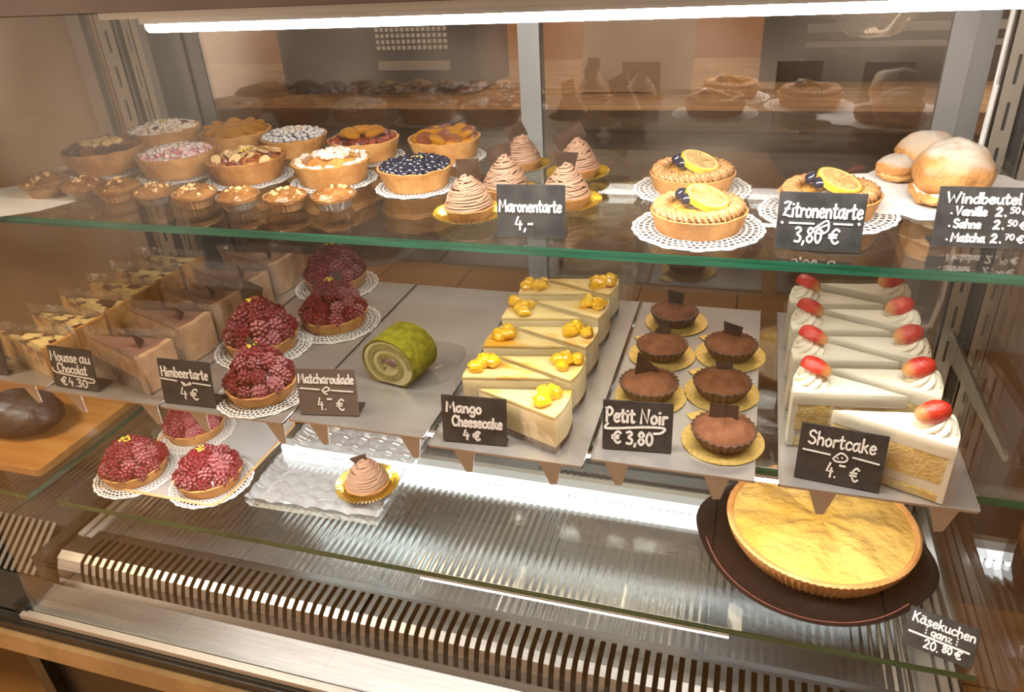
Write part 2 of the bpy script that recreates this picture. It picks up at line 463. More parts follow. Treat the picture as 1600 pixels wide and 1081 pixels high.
# glass front
zg = zs - 0.010
fg = MB()
t_ = 0.006
fg.add([(XE0 + 0.02, YG0 + 0.006, zg), (XE1, YG0 + 0.006, zg), (XE1, YG1, ZTOP + 0.004), (XE0 + 0.02, YG1, ZTOP + 0.004),
        (XE0 + 0.02, YG0 + 0.006 - t_, zg), (XE1, YG0 + 0.006 - t_, zg), (XE1, YG1 - t_, ZTOP + 0.004), (XE0 + 0.02, YG1 - t_, ZTOP + 0.004)],
       [(0, 1, 2, 3), (7, 6, 5, 4), (0, 4, 5, 1), (1, 5, 6, 2), (2, 6, 7, 3), (3, 7, 4, 0)])
cpart('front_glass', fg, G_FRONT)
# end panes
for xx in (XE0 + 0.012, XE1 - 0.012):
    cpart('end_glass', MB().box(xx - 0.003, YG1 + 0.02, ZF - 0.05, xx + 0.003, 1.10, ZTOP), G_FRONT)
# black upright at the joint with the next case
cpart('joint_frame', MB().box(XE0 - 0.018, 0.60, zs - 0.012, XE0 + 0.008, 1.24 * U, zs + 0.006)
      .box(XE0 - 0.018, 1.245 * U, zs - 0.012, XE0 + 0.008, 1.10, ZF + 0.004), BLACK)
# lid
cpart('lid', MB().box(XE0 - 1.5, 0.622, ZTOP + 0.006, XE1 + 0.05, 1.17, ZTOP + 0.10), BLACK)
cpart('lid_lining', MB().box(-0.60, 0.625, ZTOP + 0.0, XE1, 1.12, ZTOP + 0.006), ALULIGHT)
cpart('lid_fascia', MB().box(XE0, 0.614, ZTOP + 0.007, XE1, 0.6215, ZTOP + 0.06), pm('brown_fascia', (0.10, 0.07, 0.06), (0.15, 0.11, 0.09), scale=6, rough=.3))
# slotted posts in the back corners
def post(x0, x1, y, ins, zt=ZTOP, zb=ZF, n=15):
    """plate with a row of tall slots, folded at both edges"""
    b = MB(); w = x1 - x0
    sx0, sx1 = x0 + w * 0.44, x0 + w * 0.60
    b.box(x0, y, zb, sx0, y + 0.003, zt).box(sx1, y, zb, x1, y + 0.003, zt)
    ph = (zt - zb) / n
    for k in range(n):
        b.box(sx0, y, zb + k * ph, sx1, y + 0.003, zb + k * ph + ph * 0.38)
    b.box(sx0 - 0.002, y + 0.003, zb, sx1 + 0.002, y + 0.006, zt, 1)
    b.box(x0, y, zb, x0 + 0.002, y + 0.02, zt).box(x1 - 0.002, y, zb, x1, y + 0.02, zt)
    return cpart('slotted_post', b, [POSTM, DARK])
post(-1.066, -1.030, 1.096, 0)
post(-1.018, -0.998, 1.100, 0)
post(0.286, 0.312, 1.098, 0)
post(0.322, 0.345, 1.080, 0)
cpart('post_channel', MB().box(-1.029, 1.104, ZF, -1.019, 1.118, ZTOP), DARK)
cpart('post_strip', MB().box(-0.997, 1.100, ZF, -0.985, 1.118, ZTOP), POSTM)
cpart('post_channel', MB().box(0.313, 1.090, ZF, 0.321, 1.115, ZTOP), DARK)
cpart('cable', MB().tube([(0.280, 1.100, ZTOP), (0.281, 1.099, 1.35), (0.279, 1.098, 1.20), (0.276, 1.094, 1.06), (0.262, 1.06, 1.032), (0.24, 1.05, 1.03)], 0.0035, 8), PAPER, smooth=True)
# back frame and sliding doors
cpart('back_frame', MB().box(-1.10, 1.14, ZF - 0.03, -0.955, 1.16, ZTOP).box(0.25, 1.125, ZF - 0.03, 0.276, 1.16, ZTOP)
      .box(XE0, 1.13, ZF - 0.03, XE1, 1.16, ZF + 0.035).box(XE0, 1.13, ZTOP - 0.012, XE1, 1.16, ZTOP + 0.01), ALU)
for k, (x0, x1, yy, st) in enumerate(((-0.955, -0.308, 1.138, 0.05), (-0.340, 0.252, 1.124, 0.032))):
    d = thing('sliding_door', None, None); d.parent = case
    d.location = ((x0 + x1) / 2 + 0.375, yy - 0.86, ZF + 0.03)
    dx = (x1 - x0) / 2
    H = ZTOP - 0.012 - ZF - 0.03
    f = MB().box(-dx, 0, 0, -dx + st, 0.012, H).box(dx - 0.028, 0, 0, dx, 0.012, H).box(-dx + st, 0, 0, dx - 0.028, 0.012, 0.02).box(-dx + st, 0, H - 0.012, dx - 0.028, 0.012, H)
    if k == 0: f.box(-dx + st * 0.45, -0.003, 0, -dx + st * 0.52, 0, H, 1)
    f.build('door_frame', [ALU if k == 0 else DOORGREY, DARK], d, smooth=False)
    MB().box(-dx + st, 0.004, 0.02, dx - 0.028, 0.008, H - 0.012).build('pane', G_DOOR, d, smooth=False)

# ------------------------------------------------------------------ lamps of the case
def led_lamp(name, label, x0, x1, y, z):
    L_ = thing(name, label, 'lamp', ((x0 + x1) / 2, y, z))
    h = (x1 - x0) / 2
    return L_, h
l, h = led_lamp('led_tube_lamp', 'bright white tube lamp along the top of the case', -0.575, 0.27, 0.655, 1.490)
MB().box(-h, -0.008, 0.0, h, 0.010, 0.010).build('housing', ALULIGHT, l, smooth=False)
MB().tube([(-h + 0.004, 0, -0.002), (h - 0.004, 0, -0.002)], 0.0065, 12).build('tube', LED, l)
l, h = led_lamp('led_strip_lamp', 'slim strip lamp under the front edge of the middle shelf, behind the tray fronts', -0.98, 0.26, YF + 0.008, Z2 - 0.020)
MB().box(-h, -0.006, 0.0, h, 0.008, 0.0055).build('housing', ALULIGHT, l, smooth=False)
MB().box(-h, -0.005, -0.006, h, 0.007, 0.0).build('diffuser', LED, l, smooth=False)
l, h = led_lamp('led_strip_lamp', 'bright white strip lamp on the steel floor behind the whole cheesecake', -0.84, 0.28, 1.93 * U, ZF + 0.001)
MB().box(-h, 0.004, 0.0, h, 0.014, 0.038).build('housing', ALULIGHT, l, smooth=False)
MB().box(-h, -0.001, 0.024, h, 0.004, 0.036).build('cover', LEDSOFT, l, smooth=False)
MB().box(-h, -0.005, 0.008, h, 0.004, 0.0235).build('diffuser', emit('well_led_diffuser', (0.97, 0.98, 1.0), 4.0), l, smooth=False)
b = MB()
for k in range(int(2 * h / 0.0125)): b.box(-h + k * 0.0125, -0.006, 0.001, -h + k * 0.0125 + 0.006, 0.003, 0.006)
tag(b.build('led_chips', LEDDOT, l, smooth=False), kind='stuff')
l, h = led_lamp('led_strip_lamp', 'lit white strip lamp under the front edge of the lowest glass shelf', -0.40, 0.03, YF + 0.004, Z3 - 0.016)
MB().box(-h, -0.004, 0.002, h, 0.006, 0.0055).build('housing', ALULIGHT, l, smooth=False)
MB().box(-h, -0.0035, -0.0025, h, 0.0055, 0.002).build('diffuser', emit('low_led_diffuser', (1.0, 0.98, 0.95), 5.0), l, smooth=False)

# ------------------------------------------------------------------ glass shelves
def glass_shelf(label, x0, x1, y0, y1, z, t=0.010):
    o = MB()
    o.add([(x0, y0, z), (x1, y0, z), (x1, y1, z), (x0, y1, z), (x0, y0, z - t), (x1, y0, z - t), (x1, y1, z - t), (x0, y1, z - t)],
          [(0, 1, 2, 3), (7, 6, 5, 4)], 0)
    b = 0
    o.f += [(0, 4, 5, 1), (1, 5, 6, 2), (2, 6, 7, 3), (3, 7, 4, 0)]; o.m += [1, 0, 0, 0]
    ob = o.build('glass_shelf', [G_SHELF, G_EDGE], smooth=False)
    return tag(ob, label, 'shelf', 'glass shelves of the display case')
glass_shelf('topmost clear glass shelf with green edge carrying round tarts', XL, XR, YF, YB, Z1)
glass_shelf('middle clear glass shelf under the steel trays of cake slices', XL, XR, YF, YB, Z2 - 0.004)
glass_shelf('lowest clear glass shelf with green edge carrying the whole cheesecake', XL, XR, YF, YB, Z3)
# brackets carrying the shelves, part of the case
for zz in (Z1, Z2 - 0.004, Z3):
    for xx in (XL + 0.004, XR - 0.008):
        cpart('shelf_bracket', MB().add([(xx, 1.10, zz - 0.010), (xx, 1.10, zz - 0.05), (xx, 0.80, zz - 0.018), (xx, 0.80, zz - 0.010),
              (xx + 0.004, 1.10, zz - 0.010), (xx + 0.004, 1.10, zz - 0.05), (xx + 0.004, 0.80, zz - 0.018), (xx + 0.004, 0.80, zz - 0.010)],
              [(0, 1, 2, 3), (7, 6, 5, 4), (0, 4, 5, 1), (1, 5, 6, 2), (2, 6, 7, 3), (3, 7, 4, 0)]), POSTM)

#FOOD
# ================================================================== food
rnd = random.Random(7)
def seat(xl, xr, yb, z, br=0.8, h=0.03):
    """centre and rim radius of a round thing whose rim spans xl..xr and whose foot's near edge is at pixel row yb on plane z"""
    xm = (xl + xr) / 2
    P = at(xm, yb, z)
    d = Vector((P.x - EYE.x, P.y - EYE.y, 0)).normalized()
    r = (xr - xl) / 2 * depth(P) / FPX
    for _ in range(3):
        c = P + d * (r * br)
        r = (xr - xl) / 2 * depth(c + Vector((0, 0, h))) / FPX
    return c, r

def dome(R, z0, rise, amp, ns, seed, rings=12, n=48, lip=0.0, pw=2.0):
    mb = MB(); rows = []
    def zf(x, y, q): return z0 + rise * (1 - q ** pw) + amp * nz(x * ns + seed, y * ns - seed, seed) * (1 - 0.6 * q ** 4) + lip * q ** 6
    mb.v.append((0, 0, zf(0, 0, 0)))
    for k in range(1, rings + 1):
        q = k / rings
        for i in range(n):
            a = 2 * PI * i / n
            x, y = R * q * math.cos(a), R * q * math.sin(a)
            mb.v.append((x, y, zf(x, y, q)))
    for i in range(n): mb.f.append((0, 1 + i, 1 + (i + 1) % n)); mb.m.append(0)
    for k in range(rings - 1):
        for i in range(n):
            j = (i + 1) % n
            mb.f.append((1 + k * n + i, 1 + (k + 1) * n + i, 1 + (k + 1) * n + j, 1 + k * n + j)); mb.m.append(0)
    b = len(mb.v)
    for i in range(n):
        a = 2 * PI * i / n; mb.v.append((R * 0.97 * math.cos(a), R * 0.97 * math.sin(a), z0 - 0.004))
    for i in range(n):
        j = (i + 1) % n
        mb.f.append((1 + (rings - 1) * n + i, b + i, b + j, 1 + (rings - 1) * n + j)); mb.m.append(0)
    return mb

def shell(rb, rr, h, wall=0.005, flutes=0, depth_=0.0012, wob=0.0012, seed=0, n=72, fillz=0.006):
    prof = [(0, 0.0), (rb * 0.92, 0.0), (rb, 0.001), (rb + (rr - rb) * .35, h * .33), (rb + (rr - rb) * .7, h * .68), (rr, h * 0.97), (rr - wall * .3, h), (rr - wall * .8, h - 0.0005), (rr - wall, h - 0.004), (0, h - fillz)]
    def fn(k, i, a):
        if k in (0, 9): return 0, 0
        w = wob * nz(math.cos(a) * 2.2 + seed, math.sin(a) * 2.2, k * .3 + seed)
        fl = depth_ * math.cos(flutes * a) * (1 if 3 <= k <= 7 else 0.3) if flutes else 0
        return w + fl, (wob * 1.3 * nz(math.cos(a) * 3 + seed, math.sin(a) * 3, 5 + seed) if k >= 5 else 0)
    return MB().lathe(prof, n, fn)

def scatter(n, R, seed, zf, rmin=0.0):
    g = random.Random(seed); out = []
    for _ in range(n):
        q, a = math.sqrt(rmin ** 2 + (1 - rmin ** 2) * g.random()) * R, g.random() * 2 * PI
        out.append((q * math.cos(a), q * math.sin(a), zf(q / R), g))
    return out
def lumps(n, R, seed, zf, s0, s1, m=5, nn=6, rmin=0.0, sz=0.8):
    mb = MB()
    for x, y, z, g in scatter(n, R, seed, zf, rmin):
        s = g.uniform(s0, s1); k = g.random() * 9
        mb.ball((x, y, z), s, nn, m, fn=lambda d: 1 + .35 * nz(d.x * 1.7 + k, d.y * 1.7, d.z * 1.7), sz=sz)
    return mb

# ---- shared pieces
def berry_mesh():
    mb = MB(); mb.ball((0, 0, 0), 0.86, 10, 8)
    N_ = 34; ga = PI * (3 - math.sqrt(5))
    for i in range(N_):
        z = 1 - 2 * (i + .5) / N_; q = math.sqrt(1 - z * z)
        mb.ball((q * math.cos(ga * i) * .82, q * math.sin(ga * i) * .82, z * .92), 0.30, 6, 4)
    return mb.mesh('raspberry', RASP)
RASP_ME = berry_mesh()
RASPD_ME = RASP_ME.copy(); RASPD_ME.materials.clear(); RASPD_ME.materials.append(RASPD)
def blue_mesh(m):
    mb = MB(); mb.lathe([(0, -1), (.5, -.87), (.87, -.5), (1, 0), (.9, .45), (.6, .8), (.40, .93), (.34, 1.02), (.28, .9), (0, .80)], 14)
    return mb.mesh('blueberry', m)
BLUE_ME, BLUED_ME = blue_mesh(BLUEB), blue_mesh(BLUED)
def place(me, name, parent, p, s, g=None, rot=None):
    o = link(name, me, parent, p)
    o.scale = (s, s, s) if isinstance(s, (int, float)) else s
    if rot is not None: o.rotation_euler = rot
    elif g: o.rotation_euler = (g.uniform(-.7, .7), g.uniform(-.7, .7), g.uniform(0, 6))
    return o
def plaque(parent, p, w, h, rz, tilt=0.25, shape=0, roll=0.0, name='chocolate_plaque'):
    """thin chocolate tile standing in a pastry; shapes: 0 rectangle, 1 skewed, 2 pointed, 3 lozenge"""
    P_ = {0: [(-.5, 0), (.5, 0), (.5, 1), (-.5, 1)], 1: [(-.4, 0), (.4, 0), (.55, .8), (-.5, 1)], 2: [(-.5, 0), (.5, .15), (-.35, 1.1)], 3: [(0, -.1), (.55, .45), (0, 1), (-.55, .45)]}[shape]
    n = len(P_)
    vs = [(x * w, -0.0008, z * h) for x, z in P_] + [(x * w, 0.0008, z * h) for x, z in P_]
    mb = MB().add(vs, [tuple(range(n)), tuple(range(2 * n - 1, n - 1, -1))] + [(i, n + i, n + (i + 1) % n, (i + 1) % n) for i in range(n)])
    o = mb.build(name, CHOC, parent, smooth=False, loc=p)
    o.rotation_euler = (-tilt, roll, rz)
    return o

# doily: unit lace disc with a scalloped rim and real cut-outs
def doily_material():
    m, t, out = nt('lace_paper'); N, L = t.nodes.new, t.links.new
    tc, s = N('ShaderNodeTexCoord'), N('ShaderNodeSeparateXYZ'); L(tc.outputs['Object'], s.inputs[0])
    def M(op, a, b=None):
        x = N('ShaderNodeMath'); x.operation = op
        for i, v in enumerate((a, b)):
            if v is None: continue
            if isinstance(v, (int, float)): x.inputs[i].default_value = v
            else: L(v, x.inputs[i])
        return x.outputs[0]
    r = M('SQRT', M('ADD', M('MULTIPLY', s.outputs[0], s.outputs[0]), M('MULTIPLY', s.outputs[1], s.outputs[1])))
    a = M('ARCTAN2', s.outputs[1], s.outputs[0])
    ring = M('MULTIPLY', M('GREATER_THAN', r, 0.58), M('LESS_THAN', r, 0.95))
    ph = M('MULTIPLY', M('FLOOR', M('MULTIPLY', r, 11.0)), 1.5708)
    pat = M('MULTIPLY', M('SINE', M('ADD', M('MULTIPLY', a, 26.0), ph)), M('SINE', M('MULTIPLY', r, 34.56)))
    hole = M('MULTIPLY', M('GREATER_THAN', M('ABSOLUTE', pat), 0.36), ring)
    tr, df = N('ShaderNodeBsdfTransparent'), N('ShaderNodeBsdfDiffuse'); df.inputs[0].default_value = (0.66, 0.63, 0.60, 1)
    mx = N('ShaderNodeMixShader'); L(hole, mx.inputs[0]); L(df.outputs[0], mx.inputs[1]); L(tr.outputs[0], mx.inputs[2]); L(mx.outputs[0], out.inputs[0])
    return m
LACE = doily_material()
_d = MB().lathe([(0, 0.0), (1.0, 0.0), (1.0, 0.010), (0, 0.010)], 120, lambda k, i, a: ((0.028 * abs(math.sin(13 * a)) - 0.014) if k in (1, 2) else 0, 0.008 * math.sin(13 * a) if k in (1, 2) else 0))
DOILY_ME = _d.mesh('doily', LACE, smooth=False)
def doily(c, R, label, z=None, rz=0.0):
    o = link('paper_doily', DOILY_ME, None, (c.x, c.y, (c.z if z is None else z) + 0.0004))
    o.scale = (R, R, 0.07); o.rotation_euler = (0, 0, rz)
    return tag(o, label, 'doily', 'white lace doilies')
# gold fluted cup
def cup_mesh():
    def fn(k, i, a): return (0, (0.030 if i % 2 else -0.030) * (1 if k in (2, 3) else .3 if k in (1, 4) else 0))
    mb = MB().lathe([(0, 0.02), (.56, 0.02), (.80, .09), (1.0, .19), (.80, .075), (.56, 0.0), (0, 0)], 96, fn, mis=[0, 0, 0, 1, 1, 1])
    return mb.mesh('gold_cake_cup', [GOLDCUP, CUPWHITE], smooth=False)
CUP_ME = cup_mesh()
def gold_cup(c, R, label):
    o = link('gold_cake_cup', CUP_ME, None, (c.x, c.y, c.z + 0.0015)); o.scale = (R, R, R)
    return tag(o, label, 'cake cup', 'gold pleated cake cups')

# ------------------------------------------------------------------ round fruit tarts on the top shelf
def fill_mat(n, a, b, **k): return pm(n, a, b, **k)
JAM_PLUM = fill_mat('dark_plum_jam', (0.05, 0.008, 0.010), (0.30, 0.05, 0.02), scale=60, rough=0.16, coat=1.0, bump=1.0, bscale=150, dist=.0009)
JAM_ORANGE = fill_mat('apricot_glaze', (1.0, 0.33, 0.006), (1.0, 0.47, 0.02), scale=45, rough=0.2, coat=0.5, bump=1.0, bscale=150, dist=.0009)
JAM_AMBER = fill_mat('amber_plum_glaze', (0.45, 0.11, 0.03), (0.80, 0.40, 0.10), scale=55, rough=0.16, coat=1.0, bump=1.0, bscale=150, dist=.0009)
CRUMBLE = dusted('sugared_crumble', (0.52, 0.33, 0.17), (0.64, 0.44, 0.26), 0.60, 110, white=(.72, .66, .60))
CRUMBLE_R = dusted('pink_sugared_crumble', (0.46, 0.12, 0.10), (0.62, 0.32, 0.24), 0.52, 120, white=(.70, .62, .60))
CRUMB_PLAIN = pm('baked_crumble', (0.58, 0.34, 0.13), (0.74, 0.50, 0.24), scale=90, rough=0.5, bump=0.5, bscale=260, coat=0.3)
ALMOND = pm('glazed_almond_flake', (0.66, 0.40, 0.16), (0.80, 0.58, 0.30), scale=70, rough=0.2, coat=0.7)
CHERRY = pm('baked_dark_cherry', (0.05, 0.008, 0.01), (0.15, 0.02, 0.02), scale=60, rough=0.3, coat=0.4)

def flake_mesh(m):
    return MB().lathe([(0, 0), (1, .05), (1.02, .12), (0, .2)], 12, lambda k, i, a: (0.12 * math.cos(2 * a), .08 * math.sin(a))).mesh('almond_flake', m)
FLAKE_ME = flake_mesh(ALMOND)
def half_fruit(m):
    mb = MB(); mb.ball((0, 0, 0), 1, 14, 8, sz=.55, fn=lambda d: 1 - .18 * (abs(d.x) < .12 and d.z > 0)); return mb.mesh('fruit_half', m)
APRI_ME, PLUM_ME, AMBER_ME = half_fruit(JAM_ORANGE), half_fruit(JAM_PLUM), half_fruit(JAM_AMBER)
CHERRY_ME = half_fruit(CHERRY)
AMBER2 = fill_mat('ruby_glazed_fruit', (0.34, 0.05, 0.02), (0.62, 0.20, 0.05), scale=40, rough=0.15, coat=1.0, bump=1.0, bscale=150, dist=.0009)
RUBY_ME = half_fruit(AMBER2)

def fruit_tart(kind, label, xl, xr, yb, seed, z=Z1, lift=0.0008):
    c, r = seat(xl, xr, yb, z, 0.82, 0.03)
    h = r * 0.56
    t = thing('fruit_tart', label, 'tart', (c.x, c.y, z + lift), rz=seed * 1.3)
    g = random.Random(seed)
    shell(r * .82, r, h, wall=r * .09, wob=r * .03, seed=seed, fillz=r * .12).build('crust', CRUSTD if kind in ('plum_crumb', 'almond') else CRUST, t)
    z0 = h - r * .10
    def zf(q): return z0 + r * .17 * (1 - q * q)
    Rf = r * .90
    if kind == 'white_crumble' or kind == 'pink_crumble' or kind == 'apple_crumble':
        m = {'white_crumble': CRUMBLE, 'pink_crumble': CRUMBLE_R, 'apple_crumble': CRUMBLE}[kind]
        dome(Rf, z0, r * .20, r * .07, 3.2 / r, seed).build('filling', m if kind != 'apple_crumble' else JAM_AMBER, t)
        if kind == 'apple_crumble':
            lumps(70, Rf * .55, seed, lambda q: zf(q * .5) + r * .07, r * .05, r * .11).build('crumble', m, t)
            lumps(90, Rf * 1.02, seed + 1, lambda q: z0 + r * .07, r * .05, r * .09, rmin=.86).build('crumble_rim', m, t)
        else:
            lumps(150, Rf * 1.0, seed, lambda q: zf(q) + r * .04, r * .05, r * .12).build('crumble', m, t)
        if kind == 'white_crumble':
            for k in range(4):
                a = k * 1.7 + .4; place(CHERRY_ME, 'cherry', t, (Rf * .6 * math.cos(a), Rf * .6 * math.sin(a), zf(.6) + r * .08), (r * .16, r * .10, r * .08), rot=(.2, 0, a))
    elif kind in ('apricot', 'plum_apricot', 'amber'):
        dome(Rf, z0, r * .14, r * .03, 3 / r, seed).build('filling', JAM_PLUM if kind == 'plum_apricot' else JAM_ORANGE, t)
        if kind == 'plum_apricot':
            lumps(60, Rf * .97, seed, lambda q: z0 + r * .09, r * .06, r * .11, rmin=.70).build('jam_lumps', JAM_PLUM, t)
            for k in range(7):
                a = 2 * PI * k / 7; q = .42 if k else 0
                place(APRI_ME, 'apricot_half', t, (Rf * q * math.cos(a), Rf * q * math.sin(a), zf(q) + r * .10), (r * .27, r * .22, r * .20), rot=(.3 * math.sin(a), -.35 * math.cos(a), a))
        else:
            me2 = APRI_ME if kind == 'apricot' else RUBY_ME
            for k in range(10):
                a = 2 * PI * k / 10 + .2
                place(APRI_ME if (k % 2 or kind == 'apricot') else me2, 'apricot_half', t, (Rf * .68 * math.cos(a), Rf * .68 * math.sin(a), zf(.68) + r * .06), (r * .30, r * .25, r * .20), rot=(.45 * math.sin(a), -.45 * math.cos(a), a + .5))
            for k in range(4):
                a = 2 * PI * k / 4
                place(me2 if k % 2 else APRI_ME, 'apricot_half', t, (Rf * .26 * math.cos(a), Rf * .26 * math.sin(a), zf(.2) + r * .05), (r * .28, r * .22, r * .18), rot=(.3, .1, a))
    elif kind == 'plum_crumb':
        dome(Rf, z0, r * .14, r * .05, 4 / r, seed).build('filling', JAM_PLUM, t)
        for k in range(11):
            a = 2 * PI * k / 11
            place(PLUM_ME if k % 3 else RUBY_ME, 'plum_half', t, (Rf * .74 * math.cos(a), Rf * .74 * math.sin(a), zf(.74) + r * .06), (r * .22, r * .19, r * .15), rot=(.4 * math.sin(a), -.4 * math.cos(a), a))
        lumps(45, Rf * .5, seed, lambda q: zf(q * .5) + r * .06, r * .07, r * .13).build('crumble', CRUMB_PLAIN, t)
    elif kind == 'almond':
        dome(Rf, z0, r * .14, r * .06, 5 / r, seed).build('filling', JAM_AMBER, t)
        for x, y, zz, gg in scatter(34, Rf * .95, seed, zf):
            place(FLAKE_ME, 'almond_flake', t, (x, y, zz + r * .05), r * gg.uniform(.10, .16), gg)
        lumps(30, Rf * .9, seed + 2, lambda q: zf(q) + r * .03, r * .05, r * .10).build('plum_pieces', JAM_PLUM, t)
    elif kind in ('blueberry', 'sugared_blueberry'):
        me = BLUE_ME if kind == 'blueberry' else BLUED_ME
        dome(Rf, z0, r * .12, r * .03, 4 / r, seed).build('filling', JAM_PLUM if kind == 'blueberry' else BLUED, t)
        k = 0
        for ring, (q, n) in enumerate(((0, 1), (.20, 6), (.40, 12), (.60, 18), (.79, 24), (.95, 29))):
            for i in range(n):
                a = 2 * PI * i / n + ring * .4 + g.uniform(-.06, .06)
                place(me, 'blueberry', t, (Rf * q * math.cos(a), Rf * q * math.sin(a), zf(q) + r * g.uniform(.02, .07)), r * g.uniform(.088, .108), g)
        if kind == 'sugared_blueberry':
            lumps(26, Rf * .35, seed, lambda q: zf(q * .4) + r * .11, r * .04, r * .08).build('crumble', CRUMBLE, t)
    tag(lumps(8, Rf * .22, seed + 5, lambda q: z0 + r * .17 + r * .10, r * .02, r * .035).build('pistachio_crumbs', PISTA, t), kind='stuff')
    return c, r

T = {}
T['A'] = fruit_tart('white_crumble', 'white sugared crumble tart with dark cherries at the back left of the top shelf', 210, 321, 240, 1)
T['B'] = fruit_tart('apricot', 'bright orange glazed apricot tart in the back row of the top shelf', 322, 432, 245, 2)
T['C'] = fruit_tart('sugared_blueberry', 'blueberry tart dusted white with sugar in the back row', 414, 518, 250, 3)
T['D'] = fruit_tart('plum_apricot', 'tart with orange apricots inside a dark plum ring, back row', 517, 630, 258, 4)
T['E'] = fruit_tart('amber', 'red and orange glazed fruit tart on a doily, rightmost of the back row', 641, 756, 258, 5)
T['F'] = fruit_tart('plum_crumb', 'dark plum tart with golden crumble, leftmost of the middle row', 113, 236, 275, 6)
T['G'] = fruit_tart('pink_crumble', 'pinkish crumble tart dusted with sugar in the middle row', 226, 346, 282, 7)
T['H'] = fruit_tart('almond', 'deep brown tart with shiny almond flakes in the middle row', 333, 456, 291, 8)
T['I'] = fruit_tart('apple_crumble', 'apple crumble tart with sugared rim in the middle row', 463, 587, 296, 9)
T['J'] = fruit_tart('blueberry', 'shiny dark blueberry tart on a doily beside the chestnut cakes', 594, 714, 305, 10)
for k, lab in (('E', 'white doily under the red and orange fruit tart'), ('J', 'white doily under the shiny blueberry tart'), ('I', 'white doily under the apple crumble tart'),
               ('H', 'white doily under the almond flake tart'), ('G', 'white doily under the pinkish crumble tart'), ('F', 'white doily under the dark plum tart'), ('D', 'white doily under the plum and apricot tart')):
    c, r = T[k]; doily(c, r * 1.10, lab, rz=r * 50)

# ------------------------------------------------------------------ small muffins in paper cups
MUFF = [pm('muffin_brown', (0.15, 0.055, 0.014), (0.31, 0.14, 0.038), scale=70, rough=0.3, bump=0.9, bscale=200, coat=0.6),
        pm('muffin_dark', (0.16, 0.055, 0.016), (0.40, 0.18, 0.055), scale=70, rough=0.3, bump=0.9, bscale=200, coat=0.5),
        pm('muffin_gold', (0.20, 0.078, 0.020), (0.36, 0.165, 0.048), scale=60, rough=0.3, bump=0.9, bscale=200, coat=0.6)]
CUPB = pm('brown_paper_cup', (0.40, 0.21, 0.09), (0.50, 0.29, 0.14), scale=20, rough=0.55)
CUPC = glass('clear_fluted_cup', (0.9, 0.87, 0.83), 0.05, floor=0.06, extra=0.08)
def muffin(label, xl, xr, yb, seed, mk, z=Z1):
    c, r = seat(xl, xr, yb, z, 0.66, 0.022)
    h = r * .72
    t = thing('small_muffin', label, 'muffin', (c.x, c.y, z + 0.0008), rz=seed, group='small muffins along the front of the top shelf')
    MB().lathe([(0, 0), (r * .64, 0), (r * .96, h * .9), (r * .93, h * .9), (r * .60, h * .1), (0, h * .1)], 96, lambda k, i, a: ((r * .022 * (1 if i % 4 < 2 else -1)) if 1 <= k <= 4 else 0, 0)).build('paper_cup', CUPB if seed % 2 else CUPC, t)
    MB().lathe([(0, h * .12), (r * .58, h * .12), (r * .90, h * .82), (0, h * .84)], 40).build('body', MUFF[2], t)
    dome(r * .99, h * .80, r * .30, r * .16, 3.4 / r, seed + .37, pw=2.6).build('crown', MUFF[mk], t)
    lumps(22, r * .8, seed, lambda q: h * .86 + r * .28 * (1 - q * q), r * .06, r * .14).build('nut_topping', ALMOND if mk else CRUMB_PLAIN, t)
    return c, r
for i, (xl, xr, yb, mk) in enumerate(((43, 115, 310, 0), (105, 172, 313, 1), (157, 228, 318, 0), (216, 280, 322, 2), (275, 346, 328, 2), (343, 413, 332, 2), (416, 487, 333, 0), (489, 563, 332, 2))):
    muffin(['small brown muffin at the far left end of the muffin row', 'small dark muffin, second in the row of muffins from the left', 'small muffin in front of the gap between plum and pink tarts',
            'small golden muffin, fourth from the left in the muffin row', 'small golden muffin, fifth from the left in the muffin row', 'small muffin in front of the almond flake tart',
            'small brown muffin, second from the right in the muffin row', 'small pale muffin at the right end of the muffin row'][i], xl, xr, yb, i + 11, mk)

# ------------------------------------------------------------------ chestnut cakes
def noodle_mesh(seed):
    g = random.Random(seed); mb = MB()
    def prof(u):       # radius against height 0..1
        return .17 + .75 * (1 - u ** 1.55)
    mb.lathe([(0, 0.02)] + [(max(.04, prof(k / 10) - .10), .04 + 1.28 * k / 10) for k in range(11)] + [(0, 1.34)], 32)
    for s_ in range(3):
        path = []; a0 = s_ * 2.1 + g.random(); turns = 5.6
        tl, td = g.uniform(-.05, .05), g.random() * 6.28
        n = int(turns * 30)
        for k in range(n):
            u = k / n; a = a0 + 2 * PI * turns * u
            uu = min(1, max(0, u + 0.030 * nz(a * .55, s_ * 3.1, seed) + tl * math.sin(a + td) * (1 - u)))
            q = prof(uu) * (1 + .05 * nz(a * .8, seed, s_ * 1.7))
            path.append((q * math.cos(a), q * math.sin(a), .07 + 1.27 * uu))
        mb.tube(path, .052, 6)
    for s_ in range(9):        # loose strands dropped at a slant over the coil
        a0 = g.random() * 6.28; u0 = g.uniform(.05, .75); path = []
        for k in range(26):
            v = k / 25; a = a0 + 2.2 * v; uu = min(.99, u0 + g.uniform(.0, .0) + .22 * math.sin(PI * v) + .05 * math.sin(s_ + 5 * v))
            q = prof(uu) + .045
            path.append((q * math.cos(a), q * math.sin(a), .07 + 1.27 * uu))
        mb.tube(path, .046, 6)
    for s_ in range(4):        # strands lying across the top
        a0 = g.random() * 6.28; path = []
        for k in range(16):
            u = k / 15 - .5
            path.append((.42 * u * math.cos(a0) + .08 * math.sin(a0 + s_), .42 * u * math.sin(a0) + .06 * math.cos(s_), 1.40 - .9 * u * u + .03 * math.sin(s_ * 4 + k)))
        mb.tube(path, .048, 6)
    return mb.mesh('chestnut_cream', CHESTNUT)
